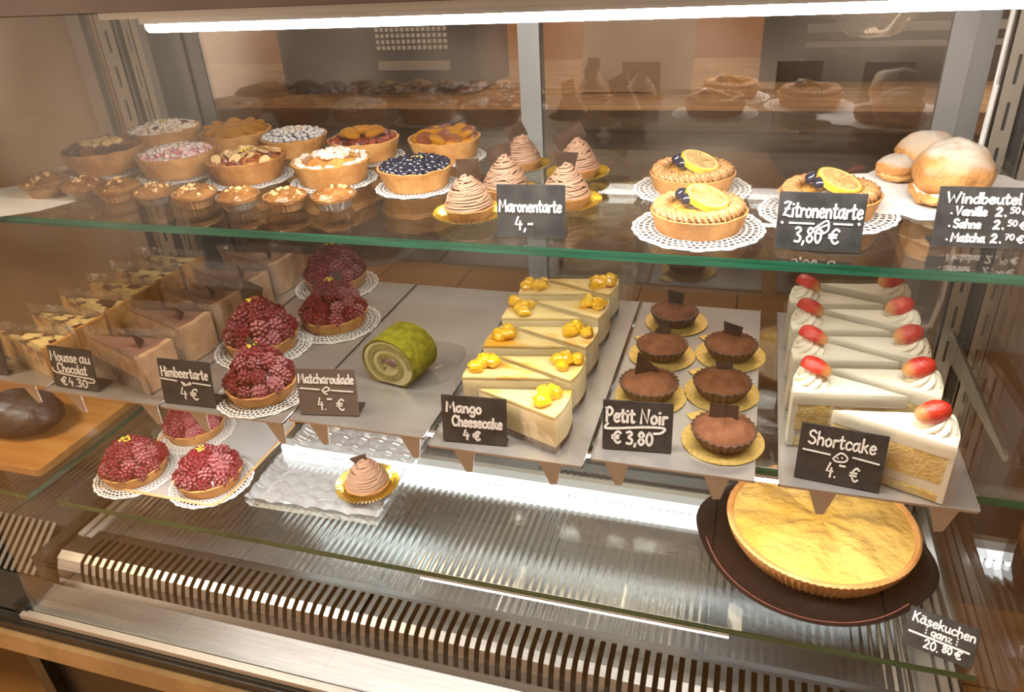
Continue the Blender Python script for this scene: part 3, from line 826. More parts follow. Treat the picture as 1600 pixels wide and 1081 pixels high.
NOOD = [noodle_mesh(3), noodle_mesh(8)]
_cs = shell(.78, 1.0, .44, wall=.09, flutes=26, depth_=.02, wob=.02, seed=4, fillz=.1).mesh('crust', CRUSTD)
def chestnut(label, xl, xr, yb, i, plq, z=Z1, cup=1.42, lift=0.003):
    c, r = seat(xl, xr, yb, z, .80, 0.03)
    t = thing('chestnut_cake', label, 'cake', (c.x, c.y, z + lift), rz=i * 2.1, group='chestnut cream cakes')
    o = link('crust', _cs, t); o.scale = (r, r, r)
    o = link('chestnut_cream', NOOD[i % 2], t, (0, 0, r * .36)); o.scale = (r * .97, r * .97, r * .94)
    if plq:
        dx, hz, w, hh, rz, tilt, shp, roll = plq
        plaque(t, (r * dx * math.cos(-i * 2.1), r * dx * math.sin(-i * 2.1), r * hz), w, hh, rz - i * 2.1, tilt, shp, roll)
    return c, r
CH = [chestnut('chestnut cream cake nearest the front, left of its price sign', 695, 776, 352, 0, (.1, 1.48, .026, .024, .25, -.15, 0, 0)),
      chestnut('chestnut cream cake behind the black price sign', 754, 830, 318, 1, (-.1, 1.5, .030, .022, .5, -.2, 1, -.3)),
      chestnut('chestnut cream cake at the back, in front of the white post', 786, 848, 272, 2, (-.1, 1.5, .026, .022, .2, -.4, 0, -.35)),
      chestnut('chestnut cream cake at the front right of the price sign', 846, 925, 333, 3, (.0, 1.46, .026, .022, .45, -.2, 1, .0)),
      chestnut('chestnut cream cake at the back right with a large chocolate tile', 868, 938, 286, 4, (-.2, 1.44, .040, .024, .35, -.35, 0, -.45))]
for (c, r), lab, f in zip(CH, ('gold pleated cup under the front left chestnut cake', 'gold pleated cup under the chestnut cake behind the sign', 'gold pleated cup under the rearmost chestnut cake',
                               'gold pleated cup under the chestnut cake right of the sign', 'gold pleated cup under the back right chestnut cake'), (1.42,) * 5):
    gold_cup(c, r * f, lab)

# ------------------------------------------------------------------ lemon tarts
PIPE = pm('piped_brown_cream', (0.34, 0.165, 0.06), (0.46, 0.25, 0.10), scale=60, rough=0.5)
GLAZE = pm('orange_mirror_glaze', (0.66, 0.30, 0.04), (0.80, 0.46, 0.10), scale=40, rough=0.12, coat=0.9, bump=0.25, bscale=120)
def lemon_material():
    m = pm('lemon_flesh', (0.42, 0.23, 0.06), (0.60, 0.41, 0.17), scale=90, rough=0.15, coat=1.0, bump=0.8, bscale=300)
    return m
LEMON, RIND = lemon_material(), pm('lemon_rind', (0.62, 0.35, 0.03), (0.70, 0.42, 0.06), scale=80, rough=0.3, coat=0.4)
PITH = pm('lemon_pith', (0.66, 0.52, 0.24), rough=0.5, coat=0.4)
def lemon_tart(label, xl, xr, yb, seed, z=Z1):
    c, r = seat(xl, xr, yb, z, .86, .025)
    h = r * .42
    t = thing('lemon_tart', label, 'tart', (c.x, c.y, z + 0.0008), 0, 'lemon tarts')
    shell(r * .87, r, h, wall=r * .07, wob=r * .02, seed=seed, fillz=r * .08).build('crust', CRUST, t)
    dome(r * .90, h - r * .05, r * .10, r * .03, 4 / r, seed).build('filling', GLAZE, t)
    pr = MB(); nT, nS = 300, 16; Rm, rc = r * .77, r * .15
    for i in range(nT):
        a = 2 * PI * i / nT
        for j in range(nS):
            b = 2 * PI * j / nS
            k = rc * (1 + .20 * math.cos(5 * b + a * 46)) * (1 + .10 * math.sin(a * 21))
            pr.v.append(((Rm + k * math.cos(b)) * math.cos(a), (Rm + k * math.cos(b)) * math.sin(a), h + r * .03 + k * .8 * math.sin(b)))
    for i in range(nT):
        for j in range(nS):
            pr.f.append((i * nS + j, ((i + 1) % nT) * nS + j, ((i + 1) % nT) * nS + (j + 1) % nS, i * nS + (j + 1) % nS)); pr.m.append(0)
    pr.build('piped_cream_ring', PIPE, t)
    # lemon slice leaning on the glaze
    ls = thing('lemon_slice', None, None); ls.parent = t
    ls.location = (r * .14, r * .05, h + r * .20); ls.rotation_euler = (.30, .22, .5)
    R_ = r * .46; th = r * .07
    MB().lathe([(R_ * .90, -th), (R_, -th * .8), (R_, th * .8), (R_ * .90, th), (R_ * .90, -th)], 40).build('rind', RIND, ls)
    pt = MB().lathe([(R_ * .9, -th * .9), (R_ * .9, th * .88), (R_ * .82, th * .95), (R_ * .82, -th * .9), (R_ * .9, -th * .9)], 40)
    pt.lathe([(0, -th * .6), (R_ * .9, -th * .6), (R_ * .9, th * .6), (0, th * .6)], 40)
    pt.build('pith', PITH, ls)
    sg = MB()
    for k in range(9):
        a0, a1 = 2 * PI * k / 9 + .05, 2 * PI * (k + 1) / 9 - .05
        pts = [(R_ * .06 * math.cos((a0 + a1) / 2), R_ * .06 * math.sin((a0 + a1) / 2))] + [(R_ * .81 * math.cos(a0 + (a1 - a0) * q / 5), R_ * .81 * math.sin(a0 + (a1 - a0) * q / 5)) for q in range(6)]
        sg.prism(pts, -th * .8, th * .9)
    sg.build('flesh', LEMON, ls)
    g = random.Random(seed)
    place(BLUE_ME, 'blueberry', t, (-r * .36, r * .12, h + r * .22), r * .16, rot=(.5, -.3, 1))
    place(BLUE_ME, 'blueberry', t, (-r * .22, -r * .16, h + r * .20), r * .15, rot=(-.4, .5, 2))
    return c, r
LT = [lemon_tart('lemon tart with piped cream ring at the back of the top shelf', 1013, 1146, 313, 31),
      lemon_tart('lemon tart with piped cream ring nearest the front edge', 1013, 1164, 379, 32),
      lemon_tart('lemon tart half hidden behind its own price sign', 1212, 1366, 354, 33)]
for (c, r), lab in zip(LT, ('white doily under the rear lemon tart', 'white doily under the front lemon tart', 'white doily under the lemon tart behind the sign')):
    doily(c, r * 1.36, lab, rz=r * 30)

# ------------------------------------------------------------------ cream puffs
PUFF = dusted('sugared_choux_pastry', (0.40, 0.165, 0.04), (0.56, 0.28, 0.085), 0.78, 90, rough=0.6, white=(0.50, 0.43, 0.36), bump=1.0, nlo=0.30, nhi=0.95)
PUFFLOW = pm('choux_base', (0.46, 0.21, 0.06), (0.66, 0.37, 0.13), scale=50, rough=0.6, bump=0.9, bscale=150)
def puff(label, px, py, wpx, seed, hs, dz=0.0):
    c, r = seat(px - wpx / 2, px + wpx / 2, py, Z1, .8, .03)
    t = thing('cream_puff', label, 'cream puff', (c.x, c.y, Z1 + 0.003 + dz), rz=seed, group='cream puffs on white paper')
    def fn(d):
        n = nz(d.x * 1.3 + seed, d.y * 1.3, d.z * 1.3) * .15 + nz(d.x * 3.2 + seed, d.y * 3.2, d.z * 3.2) * .05 + nz(d.x * 9, d.y * 9 + seed, d.z * 9) * .02
        return 1 + n
    lid = MB().ball((0, 0, r * hs * .62), r, 44, 30, fn, sz=hs * .62)
    for i, v in enumerate(lid.v):
        if v[2] < r * .34: lid.v[i] = (v[0], v[1], r * .34 + (v[2] - r * .34) * .15)
    lid.build('lid', PUFF, t)
    b = MB().ball((0, 0, r * .24), r * .93, 40, 20, lambda d: fn(d * 1.3) * (1 + .10 * nz(d.x * 7, d.y * 7, d.z * 3 + seed)), sz=.36)
    for i, v in enumerate(b.v):
        if v[2] < 0: b.v[i] = (v[0], v[1], 0.0)
    b.build('base', PUFFLOW, t)
    MB().lathe([(0, r * .2), (r * .82, r * .26), (r * .86, r * .36), (r * .80, r * .44), (0, r * .5)], 40, lambda k, i, a: (r * .05 * nz(math.cos(a) * 3, math.sin(a) * 3, seed), 0)).build('cream_filling', CREAM, t)
    return c, r
puff('largest cream puff, dusted with sugar, behind its price sign', 1474, 332, 118, 41, 1.30)
puff('cream puff at the back, half hidden by the largest puff', 1440, 286, 88, 42, 1.25)
puff('small cream puff at the front left of the white paper', 1398, 290, 62, 43, 1.0)
pp = MB(); c_ = at(1440, 300, Z1)
pts = []
for k in range(64):
    a = 2 * PI * k / 64; q = 0.118 + .006 * math.sin(16 * a)
    pts.append((q * math.cos(a) * 1.0, q * math.sin(a) * .80))
pp.prism(pts, 0, 0.0012)
o = pp.build('baking_paper', PAPER, smooth=False, loc=(c_.x + .02, c_.y - .005, Z1 + 0.0005)); tag(o, 'round white paper under the cream puffs', 'paper')
# white paper under the left tarts
pl = MB(); q_ = [at(-40, 300, Z1), at(45, 288, Z1), at(118, 262, Z1), at(230, 285, Z1), at(60, 330, Z1), at(-40, 345, Z1)]
pl.prism([(p.x, p.y) for p in reversed(q_)], Z1 + 0.0002, Z1 + 0.0006)
tag(pl.build('paper_sheet', PAPER, smooth=False), 'flat white paper sheet at the left end of the top shelf', 'paper')
# ================================================================== steel trays on the middle shelf
def tray(label, x0, x1, y0, y1, tabs=(), slope=0.0):
    t = thing('steel_tray', label, 'tray', ((x0 + x1) / 2, y0, Z2), 0, 'steel trays side by side on the middle shelf')
    w, d = (x1 - x0) / 2, y1 - y0
    MB().box(-w, 0, -0.0032, w, d, -0.0006).build('sheet', TRAY, t, smooth=False)
    MB().box(-w, 0, -0.0034, -w + .0012, d, 0.0012).box(w - .0012, 0, -0.0034, w, d, 0.0012).build('folded_edge', TRAY, t, smooth=False)
    for tx in tabs:
        MB().add([(tx - .014, 0.004, -.004), (tx + .014, 0.004, -.004), (tx + .006, 0.010, -.040), (tx - .002, 0.010, -.042),
                  (tx - .014, 0.0055, -.004), (tx + .014, 0.0055, -.004), (tx + .006, 0.0115, -.040), (tx - .002, 0.0115, -.042)],
                 [(0, 3, 2, 1), (4, 5, 6, 7), (0, 1, 5, 4), (1, 2, 6, 5), (2, 3, 7, 6), (3, 0, 4, 7)]).build('hook', ALULIGHT, t, smooth=False)
    return t
tray('steel tray under the marbled cheesecake slices at far left', -1.055, -0.926, 0.672, 1.092, (0.02,))
tray('steel tray under the wrapped chocolate mousse slices', -0.922, -0.727, 0.664, 1.092, (-0.055, 0.075))
tray('steel tray under the large raspberry tarts', -0.723, -0.536, 0.662, 1.092, (-0.04, 0.078))
tray('steel tray under the single green matcha roll', -0.532, -0.346, 0.672, 1.092, (-0.055, 0.072))
tray('steel tray under the yellow mango cheesecake slices', -0.336, -0.148, 0.660, 1.092, (-0.05, 0.055))
tray('steel tray under the small cocoa tarts on gold boards', -0.143, 0.036, 0.676, 1.092, (-0.06, 0.05))
tray('steel tray under the strawberry shortcake slices', 0.060, 0.250, 0.676, 1.092, (-0.05, 0.065))

# ------------------------------------------------------------------ cake slices
def wedge(mb, L, ang, z0, z1, n=12, grow=0.0, mi=0, wob=0.0, seed=0, Lmin=0.0):
    """a layer of a slice with softened top edge; fine enough rings for a gentle unevenness"""
    def outline(g):
        s = 1 + g / (L * .5)
        P_ = []
        A = ang / 2
        sides = 8
        for k in range(sides): P_.append((L * s * (k / sides) * math.cos(A) - g * 2, -L * s * (k / sides) * math.sin(A) - (g if k else g * .4)))
        for k in range(n + 1):
            a = -A + ang * k / n; P_.append((L * math.cos(a) + g, (L + g) * math.sin(a) + g * (a / A)))
        for k in range(sides - 1, -1, -1): P_.append((L * s * (k / sides) * math.cos(A) - g * 2, L * s * (k / sides) * math.sin(A) + (g if k else g * .4)))
        return P_
    rows = []
    e = min(0.0018, (z1 - z0) * .3)
    for z, g in ((z0, grow), ((z0 + z1) / 2, grow), (z1 - e, grow), (z1 - e * .25, grow - e * .3), (z1, grow - e)):
        rows.append([(x + wob * nz(x * 60 + seed, y * 60, z * 60), y + wob * nz(x * 60, y * 60 + seed, z * 60), z + (wob * .6 * nz(x * 40 + seed, y * 40, 3) if z > z1 - e * 1.1 else 0)) for x, y in outline(g)])
    m = len(rows[0]); b = len(mb.v)
    for r in rows: mb.v += r
    for k in range(len(rows) - 1):
        for i in range(m):
            j = (i + 1) % m
            mb.f.append((b + k * m + i, b + k * m + j, b + (k + 1) * m + j, b + (k + 1) * m + i)); mb.m.append(mi)
    mb.f.append(tuple(b + i for i in range(m - 1, -1, -1))); mb.m.append(mi)
    # top as a fan of strips between the two cut edges
    top = b + (len(rows) - 1) * m
    half = m // 2
    for k in range(half - 1 if m % 2 == 0 else half):
        a, c = top + k, top + m - 1 - k
        a2, c2 = top + k + 1, top + m - 2 - k
        if a2 == c2: mb.f.append((a, a2, c))
        elif a2 < c2: mb.f.append((a, a2, c2, c))
        else: break
        mb.m.append(mi)
    return mb
FILM = glass('clear_cake_film', (0.97, 0.965, 0.955), 0.045, rough=0.04, bump=0.55, bscale=45, floor=0.035, extra=0.02)
FILMW = glass('crinkled_wrap_film', (0.95, 0.93, 0.90), 0.05, rough=0.08, bump=1.0, bscale=46, floor=0.09, extra=0.06)
def film_band(L, ang, h, seed, out=0.002, crinkle=0.002, ext=0.012):
    """clear film standing along the two cut sides, meeting at the tip and sticking out past the crust"""
    mb = MB(); A = ang / 2; path = []
    for k in range(16): q = 1 - k / 15; path.append(((L + ext) * q * math.cos(A) - out * 2, (L + ext) * q * math.sin(A) + out))
    for k in range(1, 16): q = k / 15; path.append(((L + ext) * q * math.cos(A) - out * 2, -(L + ext) * q * math.sin(A) - out))
    rows = 5
    for j in range(rows):
        z = h * j / (rows - 1)
        for i, (x, y) in enumerate(path):
            k = crinkle * (j / rows)
            mb.v.append((x + k * nz(i * .5 + seed, j, 1), y + k * nz(i * .5, j + seed, 2) * 1.5, 0.001 + z + (0.003 * nz(i * .4 + seed, 5, 5) if j == rows - 1 else 0)))
    n = len(path)
    for j in range(rows - 1):
        for i in range(n - 1): mb.f.append((j * n + i, j * n + i + 1, (j + 1) * n + i + 1, (j + 1) * n + i)); mb.m.append(0)
    return mb

# ---- mango cheesecake
def swirl(name, a, b, **k):
    return pm(name, a, b, **k)
MANGO_BODY = pm('pale_cheesecake', (0.80, 0.63, 0.32), (0.86, 0.71, 0.42), scale=20, rough=0.45)
MANGO_TOP = pm('mango_marbled_top', (0.86, 0.68, 0.30), (0.78, 0.42, 0.04), scale=16, rough=0.3, coat=0.4, lo=.50, hi=.66, stretch=(1, 2.6, 1), detail=3)
MANGO_FRUIT = pm('glossy_mango', (0.80, 0.40, 0.01), (0.90, 0.58, 0.03), scale=60, rough=0.12, coat=0.8)
BISCUIT = pm('dark_biscuit_base', (0.05, 0.025, 0.015), (0.10, 0.06, 0.035), scale=120, rough=0.8, bump=0.5, bscale=300)
LM, AM, HM = 0.112, math.radians(31), 0.050
def mango_slice(x, y, rz, label, seed):
    t = thing('mango_cheesecake_slice', label, 'cake slice', (x, y, Z2 + 0.0006), rz, 'mango cheesecake slices')
    wedge(MB(), LM, AM, 0, .008, wob=.0012, seed=seed).build('biscuit_base', BISCUIT, t)
    wedge(MB(), LM, AM, .0082, HM - .004, wob=.0008, seed=seed).build('body', MANGO_BODY, t)
    wedge(MB(), LM, AM, HM - .0038, HM, wob=.0008, seed=seed).build('marbled_top', MANGO_TOP, t)
    g = random.Random(seed)
    for k in range(7):
        s = g.uniform(.0075, .0115)
        b = MB().ball((0, 0, 0), s, 9, 6, lambda d: 1 + .3 * nz(d.x * 1.5 + k + seed, d.y * 1.5, d.z * 1.5), sz=.75)
        o = b.build('mango_piece', MANGO_FRUIT, t, loc=(LM * .80 + g.uniform(-.014, .014), g.uniform(-.014, .014), HM + .005 + .003 * (k % 2)))
    film_band(LM, AM, HM + .003, seed).build('film', FILM, t)
    return t
RY = (0.712, 0.793, 0.876, 0.961, 1.040)
for i, y in enumerate(RY):
    mango_slice(-0.287, y + 0.004, -0.10, ['mango cheesecake slice at the front right, beside its price sign', 'mango cheesecake slice, second from the front in the right column', 'mango cheesecake slice in the middle of the right column',
                'mango cheesecake slice, fourth from the front in the right column', 'rearmost mango cheesecake slice with tall film behind it'][i], 50 + i)
for i, y in enumerate((0.753, 0.834, 0.917, 0.999)):
    mango_slice(-0.206, y + 0.004, PI - 0.10, ['mango cheesecake slice behind its price sign, front of the left column', 'mango cheesecake slice, second from the front in the left column',
                'mango cheesecake slice, third from the front in the left column', 'rearmost mango cheesecake slice of the left column'][i], 60 + i)
fb = MB().add([(-.055, 0, 0), (.065, 0, 0), (.075, .016, .075), (-.040, .012, .088), (-.055, .0006, 0), (.065, .0006, 0), (.075, .0166, .075), (-.040, .0126, .088)],
              [(0, 1, 2, 3), (7, 6, 5, 4), (0, 4, 5, 1), (1, 5, 6, 2), (2, 6, 7, 3), (3, 7, 4, 0)])
tag(fb.build('plastic_film_sheet', FILM, smooth=False, loc=(-.225, 1.072, Z2 + .001)), 'upright clear film sheet behind the last mango slice', 'film')

# ---- strawberry shortcake
SC_CREAM = pm('shortcake_cream', (0.84, 0.78, 0.62), (0.89, 0.84, 0.70), scale=18, rough=0.5, bump=0.12, bscale=120)
SPONGE = pm('yellow_sponge', (0.70, 0.46, 0.13), (0.84, 0.64, 0.27), scale=110, rough=0.8, bump=0.8, bscale=320)
STRAW = pm('fresh_strawberry', (0.52, 0.012, 0.008), (0.70, 0.05, 0.02), scale=50, rough=0.2, coat=0.7, bump=0.6, bscale=420)
def pale_base(m, c, x0, x1):
    """the berry's own paler stem end, along its length"""
    t = m.node_tree; N, L = t.nodes.new, t.links.new
    p = [n for n in t.nodes if n.type == 'BSDF_PRINCIPLED'][0]
    src = p.inputs['Base Color'].links[0].from_socket
    tc, sp_, mr, mx = N('ShaderNodeTexCoord'), N('ShaderNodeSeparateXYZ'), N('ShaderNodeMapRange'), N('ShaderNodeMix')
    mx.data_type = 'RGBA'
    mr.inputs['From Min'].default_value, mr.inputs['From Max'].default_value = x0, x1
    L(tc.outputs['Object'], sp_.inputs[0]); L(sp_.outputs['X'], mr.inputs['Value']); L(mr.outputs[0], mx.inputs[0])
    mx.inputs[6].default_value = (*c, 1); L(src, mx.inputs[7]); L(mx.outputs[2], p.inputs['Base Color'])
pale_base(STRAW, (0.80, 0.42, 0.14), -.021, -.010)
LS, AS, HS = 0.116, math.radians(30), 0.071
def shortcake(x, y, rz, label, seed, side):
    t = thing('shortcake_slice', label, 'cake slice', (x, y, Z2 + 0.0006), rz, 'strawberry shortcake slices')
    wedge(MB(), LS * .955, AS, 0, .010, wob=.001, seed=seed).build('lower_sponge', SPONGE, t)
    wedge(MB(), LS * .96, AS * .985, .010, .022, grow=-.0006, wob=.001, seed=seed).build('cream_layer', SC_CREAM, t)
    wedge(MB(), LS * .955, AS, .022, .056, wob=.0012, seed=seed + 2).build('sponge', SPONGE, t)
    tp = wedge(MB(), LS, AS, .055, HS, grow=.0004, wob=.001, seed=seed)
    n = 14; A = AS / 2                    # cream coat down the crust side
    pts = [(LS * .945 * math.cos(a), LS * .945 * math.sin(a)) for a in [(-A + AS * k / n) for k in range(n + 1)]]
    outer = [(LS * 1.004 * math.cos(a), LS * 1.008 * math.sin(a)) for a in [(-A + AS * k / n) for k in range(n + 1)]]
    tp.prism(outer + pts[::-1], 0.0, .058)
    tp.build('cream_coat', SC_CREAM, t)
    # piped rosette and strawberry half
    ro = MB(); N_, H_ = 72, 12
    for k in range(H_ + 1):
        u = k / H_
        for i in range(N_):
            a = 2 * PI * i / N_
            q = .0175 * (1 - u ** 1.5) ** .75 * (1 + .14 * math.cos(8 * (a - 1.5 * u)))
            ro.v.append((q * math.cos(a), q * math.sin(a), .019 * u))
    for k in range(H_):
        for i in range(N_):
            j = (i + 1) % N_; ro.f.append((k * N_ + i, k * N_ + j, (k + 1) * N_ + j, (k + 1) * N_ + i)); ro.m.append(0)
    ro.build('cream_rosette', SC_CREAM, t, loc=(LS * .83, 0.0, HS - .001))
    st = MB(); st.ball((0, 0, 0), 1, 24, 18, lambda d: (1.0 - .50 * max(0, d.x) ** 2 - .10 * max(0, -d.x) ** 3) * (1 + .02 * nz(d.x * 6, d.y * 6, d.z * 6 + seed)), sx=.0235, sy=.0125, sz=.0125)
    for q in range(len(st.v)):            # halved lengthwise: flat cut face underneath
        x_, y_, z_ = st.v[q]
        st.v[q] = (x_, y_ * (1 - .45 * max(0, x_) / .0235), (z_ if z_ > -.002 else -.002 + z_ * .12))
    o = st.build('strawberry', STRAW, t, loc=(LS * .83 + (-.004 if side > 0 else .002), .001 * side, HS + .0165))
    o.rotation_euler = (.35, -.22, -rz + (.32 if side > 0 else 2.75))
    o.rotation_euler.y = -.18
    film_band(LS, AS, HS + .002, seed).build('film', FILM, t)
for i, y in enumerate((0.712, 0.800, 0.878, 0.955, 1.038)):
    shortcake(0.108, y + 0.010, -0.12, ['shortcake slice at the front right, its sponge side showing beside the sign', 'shortcake slice, second from the front in the right column', 'shortcake slice in the middle of the right column',
              'shortcake slice, fourth from the front in the right column', 'rearmost shortcake slice, just under the shelf edge'][i], 70 + i, 1)
for i, y in enumerate((0.757, 0.832, 0.908, 0.984)):
    shortcake(0.184, y + 0.008, PI - 0.12, ['shortcake slice behind its price sign, front of the left column', 'shortcake slice, second from the front in the left column',
              'shortcake slice, third from the front in the left column', 'rearmost shortcake slice of the left column'][i], 80 + i, -1)

# ---- wrapped chocolate mousse slices
MOUSSE = pm('milk_chocolate_mousse', (0.42, 0.24, 0.13), (0.54, 0.34, 0.20), scale=60, rough=0.5, bump=0.3, bscale=300)
MOUSSETOP = pm('chocolate_mousse_glaze', (0.20, 0.10, 0.075), (0.28, 0.15, 0.11), scale=20, rough=0.25, coat=0.4)
CHOCSP = pm('chocolate_sponge', (0.07, 0.03, 0.018), (0.13, 0.065, 0.035), scale=90, rough=0.8, bump=0.5)
LC, AC, HC = 0.138, math.radians(26), 0.056
def mousse(x, y, rz, label, seed):
    t = thing('chocolate_mousse_slice', label, 'cake slice', (x, y, Z2 + 0.0006), rz, 'wrapped chocolate mousse slices')
    wedge(MB(), LC * .97, AC, 0, .022, wob=.0012, seed=seed).build('sponge', CHOCSP, t)
    b = wedge(MB(), LC, AC, .022, HC - .004, wob=.0008, seed=seed)
    n = 14; A = AC / 2
    arc = [(-A + AC * k / n) for k in range(n + 1)]
    b.prism([(LC * 1.003 * math.cos(a), LC * 1.006 * math.sin(a)) for a in arc] + [(LC * .93 * math.cos(a), LC * .93 * math.sin(a)) for a in arc[::-1]], 0, HC)
    b.build('body', MOUSSE, t)
    wedge(MB(), LC * .955, AC * .98, HC - .0042, HC, wob=.0005, seed=seed).build('glaze_top', MOUSSETOP, t)
    plaque(t, (LC * .78, 0.004, HC - .002), .024, .022, PI / 2 + .6, .25, 2)
    film_band(LC, AC, HC + .012, seed, crinkle=.010, ext=.02).build('film_wrap', FILMW, t)
for i, y in enumerate((0.722, 0.808, 0.884, 0.962, 1.042)):
    mousse(-0.888, y + 0.006, -0.12, ['wrapped chocolate mousse slice nearest the front, beside its sign', 'wrapped chocolate mousse slice, second from the front', 'wrapped chocolate mousse slice, third from the front',
           'wrapped chocolate mousse slice, fourth from the front', 'rearmost wrapped chocolate mousse slice'][i], 90 + i)

# ---- marbled cheesecake slices at the far left
MARB = pm('marbled_cheesecake_top', (0.10, 0.04, 0.02), (0.80, 0.60, 0.26), scale=42, rough=0.3, lo=.44, hi=.52, detail=2, coat=0.4, stretch=(1, 1.6, 1))
MARBS = pm('marbled_cheesecake_side', (0.20, 0.09, 0.04), (0.74, 0.47, 0.15), scale=30, rough=0.6, lo=.36, hi=.50, bump=.4)
LMb, AMb, HMb = 0.135, math.radians(20), 0.046
def marble(x, y, rz, label, seed):
    t = thing('marbled_cheesecake_slice', label, 'cake slice', (x, y, Z2 + 0.0006), rz, 'wrapped marbled cheesecake slices')
    wedge(MB(), LMb, AMb, 0, HMb - .004, wob=.0012, seed=seed).build('body', MARBS, t)
    wedge(MB(), LMb * .985, AMb, HMb - .0042, HMb, wob=.0012, seed=seed).build('marbled_top', MARB, t)
    n = 14; A = AMb / 2
    arc = [(-A + AMb * k / n) for k in range(n + 1)]
    MB().prism([(LMb * 1.03 * math.cos(a), LMb * 1.04 * math.sin(a)) for a in arc] + [(LMb * .985 * math.cos(a), LMb * .985 * math.sin(a)) for a in arc[::-1]], 0, HMb + .003).build('crust', CRUST, t)
    film_band(LMb, AMb, HMb + .012, seed, crinkle=.006, ext=.01).build('film_wrap', FILMW, t)
for i, y in enumerate((0.716, 0.778, 0.836, 0.896, 0.954, 1.018)):
    marble(-1.062, y + 0.014, -0.13, ['wrapped marbled cheesecake slice nearest the front, left of the mousse sign', 'wrapped marbled cheesecake slice, second from the front', 'wrapped marbled cheesecake slice, third from the front',
           'wrapped marbled cheesecake slice, fourth from the front', 'wrapped marbled cheesecake slice, fifth from the front', 'rearmost wrapped marbled cheesecake slice'][i], 100 + i)

# ------------------------------------------------------------------ raspberry tarts
def rasp_tart(label, xl, xr, yb, seed, z, rise, nb, plq=None, bl=1, group='raspberry tarts', dlab=None, dsc=1.32):
    c, r = seat(xl, xr, yb, z, .84, .02)
    t = thing('raspberry_tart', label, 'tart', (c.x, c.y, z + 0.0009), 0, group)
    g = random.Random(seed); h = r * .40
    shell(r * .86, r, h, wall=r * .08, wob=r * .03, seed=seed, fillz=r * .1).build('crust', CRUST, t)
    dome(r * .88, h - r * .08, r * rise * .84, r * .06, 3 / r, seed, pw=1.7).build('jam', RASPBASE, t)
    s = r * .205
    k = 0; rings = ((.92, 12), (.70, 9), (.45, 6), (.20, 3), (0, 1))
    for ri, (q, n) in enumerate(rings):
        for i in range(n):
            a = 2 * PI * i / n + ri * .5 + g.uniform(-.1, .1)
            qq = max(0.0, q + g.uniform(-.03, .03))
            zz = h - r * .06 + r * rise * (1 - qq ** 1.7) + s * g.uniform(-.1, .35)
            x, y = r * .85 * qq * math.cos(a), r * .85 * qq * math.sin(a)
            sugar = (x > r * .30 and y < r * .35 and g.random() < .6)
            place(RASPD_ME if sugar else RASP_ME, 'raspberry', t, (x, y, zz), s * g.uniform(.92, 1.22), g)
    tag(lumps(14, r * .16, seed, lambda q: h + r * rise + s * .9, r * .025, r * .045).build('pistachio_crumbs', PISTA, t), kind='stuff')
    if plq: plaque(t, (r * plq[0], r * plq[1], h + r * plq[2]), *plq[3:])
    if dlab: doily(c, r * dsc, dlab, z=z, rz=seed)
    return c, r
rasp_tart('large raspberry tart nearest the front, between two price signs', 363, 474, 636, 111, Z2, .95, 30, (.05, .0, .9, .022, .022, .3, .2, 2), dlab='white doily under the front large raspberry tart')
rasp_tart('large raspberry tart with a tall brown chocolate leaf', 361, 475, 562, 112, Z2, .85, 30, (-.2, .12, .75, .030, .040, .2, .1, 1, .25), dlab='white doily under the raspberry tart with chocolate leaf')
rasp_tart('large raspberry tart in front of the rearmost one', 477, 582, 524, 113, Z2, .85, 30, (.1, .1, .8, .020, .024, .7, .3, 3, .5), dlab='white doily under the second rearmost raspberry tart')
rasp_tart('rearmost large raspberry tart, under the shelf edge', 481, 579, 462, 114, Z2, .85, 30, (-.05, -.2, .75, .018, .018, .4, .3, 3), dlab='white doily under the rearmost raspberry tart')

# ------------------------------------------------------------------ matcha roll
MATCHA = pm('matcha_powdered_sponge', (0.125, 0.12, 0.006), (0.24, 0.22, 0.018), scale=90, rough=0.95, bump=0.7, bscale=420, spec=.1)
MATCHAIN = pm('matcha_sponge_cut', (0.20, 0.18, 0.05), (0.28, 0.25, 0.08), scale=90, rough=0.85, bump=0.4, bscale=380)
MATCREAM = pm('pale_matcha_cream', (0.46, 0.41, 0.20), (0.54, 0.48, 0.26), scale=30, rough=0.5)
BEAN = pm('red_bean_paste', (0.10, 0.05, 0.05), (0.18, 0.10, 0.09), scale=90, rough=0.5, bump=.4)
mc = at(618, 590, Z2)
mroll = thing('matcha_roll_slice', 'green matcha swiss roll slice with spiral cream filling', 'cake slice', (mc.x + .002, mc.y - .020, Z2 + 0.0022), -0.18)
RO, LRO = 0.038, 0.058
def rollxz(r, a):           # flattened at the foot
    x, z = r * math.cos(a) * 1.10, r * math.sin(a) * .95
    return x, max(z, -RO * .80)
def spiral_band(r_of0, r_of1, a0, a1, y0, y1, n=90):
    mb = MB()
    for k in range(n + 1):
        a = a0 + (a1 - a0) * k / n
        for rr in (r_of0(a), r_of1(a)):
            x, z = rollxz(max(rr, .0005), a)
            for y in (y0, y1): mb.v.append((x, y, z + RO * .80))
    for k in range(n):
        p, q = 4 * k, 4 * k + 4     # inner-front, inner-back, outer-front, outer-back
        mb.f += [(p, q, q + 2, p + 2), (p + 1, p + 3, q + 3, q + 1), (p + 2, q + 2, q + 3, p + 3), (p, p + 1, q + 1, q)]; mb.m += [0] * 4
    mb.f += [(0, 2, 3, 1), (4 * n, 4 * n + 1, 4 * n + 3, 4 * n + 2)]; mb.m += [0, 0]
    return mb
spiral_band(lambda a: RO * .955, lambda a: RO, 0, 2 * PI, 0.0004, LRO, 80).build('powdered_skin', MATCHA, mroll)
sp = lambda a: RO * (.955 - .62 * a / (3.3 * PI))
